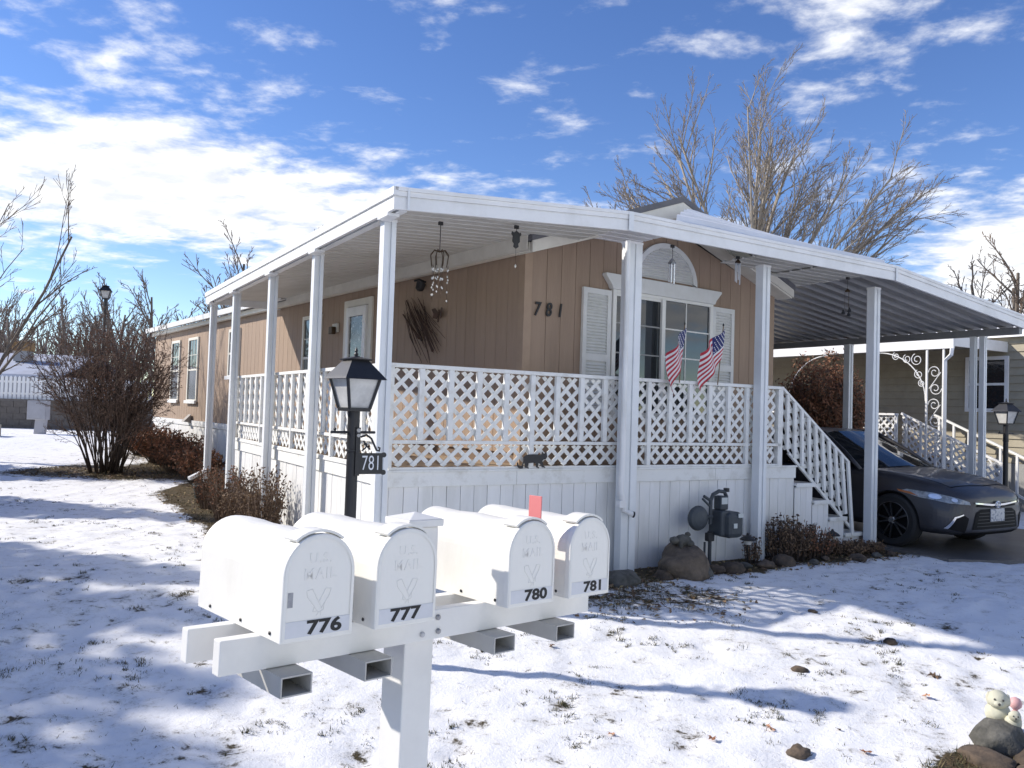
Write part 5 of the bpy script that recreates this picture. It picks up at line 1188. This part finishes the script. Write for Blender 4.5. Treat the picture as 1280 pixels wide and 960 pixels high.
for ay in (0, -2.775):
    for s_ in (-1, 1):
        M3 = Matrix.Rotation(R(90*s_), 3, 'Y'); ctr = (s_*.80, ay, .335)
        w_ = thing('wheel', None, None); w_.parent = car; w_.location = ctr
        MB().lathe([(.225, -.10), (.30, -.11), (.33, -.08), (.338, -.03), (.338, .03), (.33, .08), (.30, .105), (.235, .095)], 40, (0, 0, 0), M3, False).build('tyre', rubber, w_, smooth=40)
        MB().lathe([(.15, .02), (.222, .02), (.238, .094), (.226, .098), (.215, .04)], 36, (0, 0, 0), M3, False).build('rim', rimm, w_, smooth=40)
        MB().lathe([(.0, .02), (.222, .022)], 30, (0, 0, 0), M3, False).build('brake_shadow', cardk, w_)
        for k in range(10):
            a = 6.283*k/10+(.09 if k % 2 else -.09); e = M3 @ Vector((.222*math.cos(a), .222*math.sin(a), .085)); b0 = M3 @ Vector((.03*math.cos(a), .03*math.sin(a), .07)); MB().bar(b0, e, .022, .02, M3 @ Vector((0, 0, 1))).build('spoke', rimm, w_)
        MB().lathe([(.045, .06), (.045, .085), (.03, .09)], 14, (0, 0, 0), M3).build('hub_cap', chrome, w_)
bb_.free()

for (ex_, ey_, ez_, r_) in ((-.028, -.066, .178, .007), (.018, -.066, .178, .007), (-.005, -.088, .156, .009), (.068, -.122, .108, .005), (.092, -.122, .108, .005), (.080, -.127, .096, .006)):
    MB().lathe([(.001, -r_), (r_*.8, -r_*.5), (r_, 0), (r_*.8, r_*.5), (.001, r_)], 8, (ex_, ey_, ez_)).build('eye' if r_ != .009 and r_ != .006 else 'nose', mat('figurine_dark', (.05, .045, .04), .5), pg, smooth=True)
# leaf litter in the beds
rr = random.Random(33); ll = MB()
def litter(x, y):
    z = snow_h(x, y)+rr.uniform(.002, .018); d1 = Vector((rr.gauss(0, 1), rr.gauss(0, 1), rr.gauss(0, .35))).normalized()*rr.uniform(.012, .034); d2 = d1.cross(Vector((rr.gauss(0, .3), rr.gauss(0, .3), 1))).normalized()*d1.length*.55
    c = Vector((x, y, z)); ll.m = rr.randrange(3); ll.add([c-d1, c+d2+Vector((0, 0, .006)), c+d1, c-d2+Vector((0, 0, .004))], [(0, 1, 2, 3)])
for i in range(900): p = P(rr.uniform(1.6, 6.6), rr.uniform(-.62, .08)); litter(p.x, p.y)
for i in range(700): p = P(rr.uniform(-.7, .08), rr.uniform(1.2, 8.2)); litter(p.x, p.y)
for i in range(1500): p = Hh(rr.uniform(-1.1, 0), rr.uniform(6, 15.5)); litter(p.x, p.y)
for i in range(1400):
    a = rr.uniform(0, 6.283); u = rr.random()**.5; litter(-8.05+1.8*u*math.cos(a), 16+.9*u*math.sin(a))
for i in range(420):
    a = rr.uniform(0, 6.283); u = rr.random()**.7; litter(1.05+1.15*u*math.cos(a), 7.15+.7*u*math.sin(a))
lo_ = ll.build('leaf_litter', [leafb, leaft, mat('straw_bit', (.33, .25, .13), .9)]); tag(lo_, 'brown fallen leaves and straw over the bare beds', 'leaves', kind='stuff')
# far belt of leafless trees on the horizon
fT = MB(); rr = random.Random(51)
for i in range(80):
    azm = R(-44+88*(i+rr.random())/80); d_ = rr.uniform(62, 95); x, y = math.sin(azm)*d_, math.cos(azm)*d_; hgt = rr.uniform(4.5, 8.0)
    for k in range(4): grow(fT, fT, rr, Vector((x, y, .3)), Vector((rr.uniform(-.5, .5), rr.uniform(-.3, .3), 1)).normalized(), hgt*rr.uniform(.7, 1), .13, 0, 2, .55, .3, (9, 5), .45, .1, .028, 0)
fo = fT.build('far_treeline', mat('hazy_twig', (.20, .165, .155), .95)); tag(fo, 'far belt of leafless trees along the horizon', 'trees', kind='stuff')
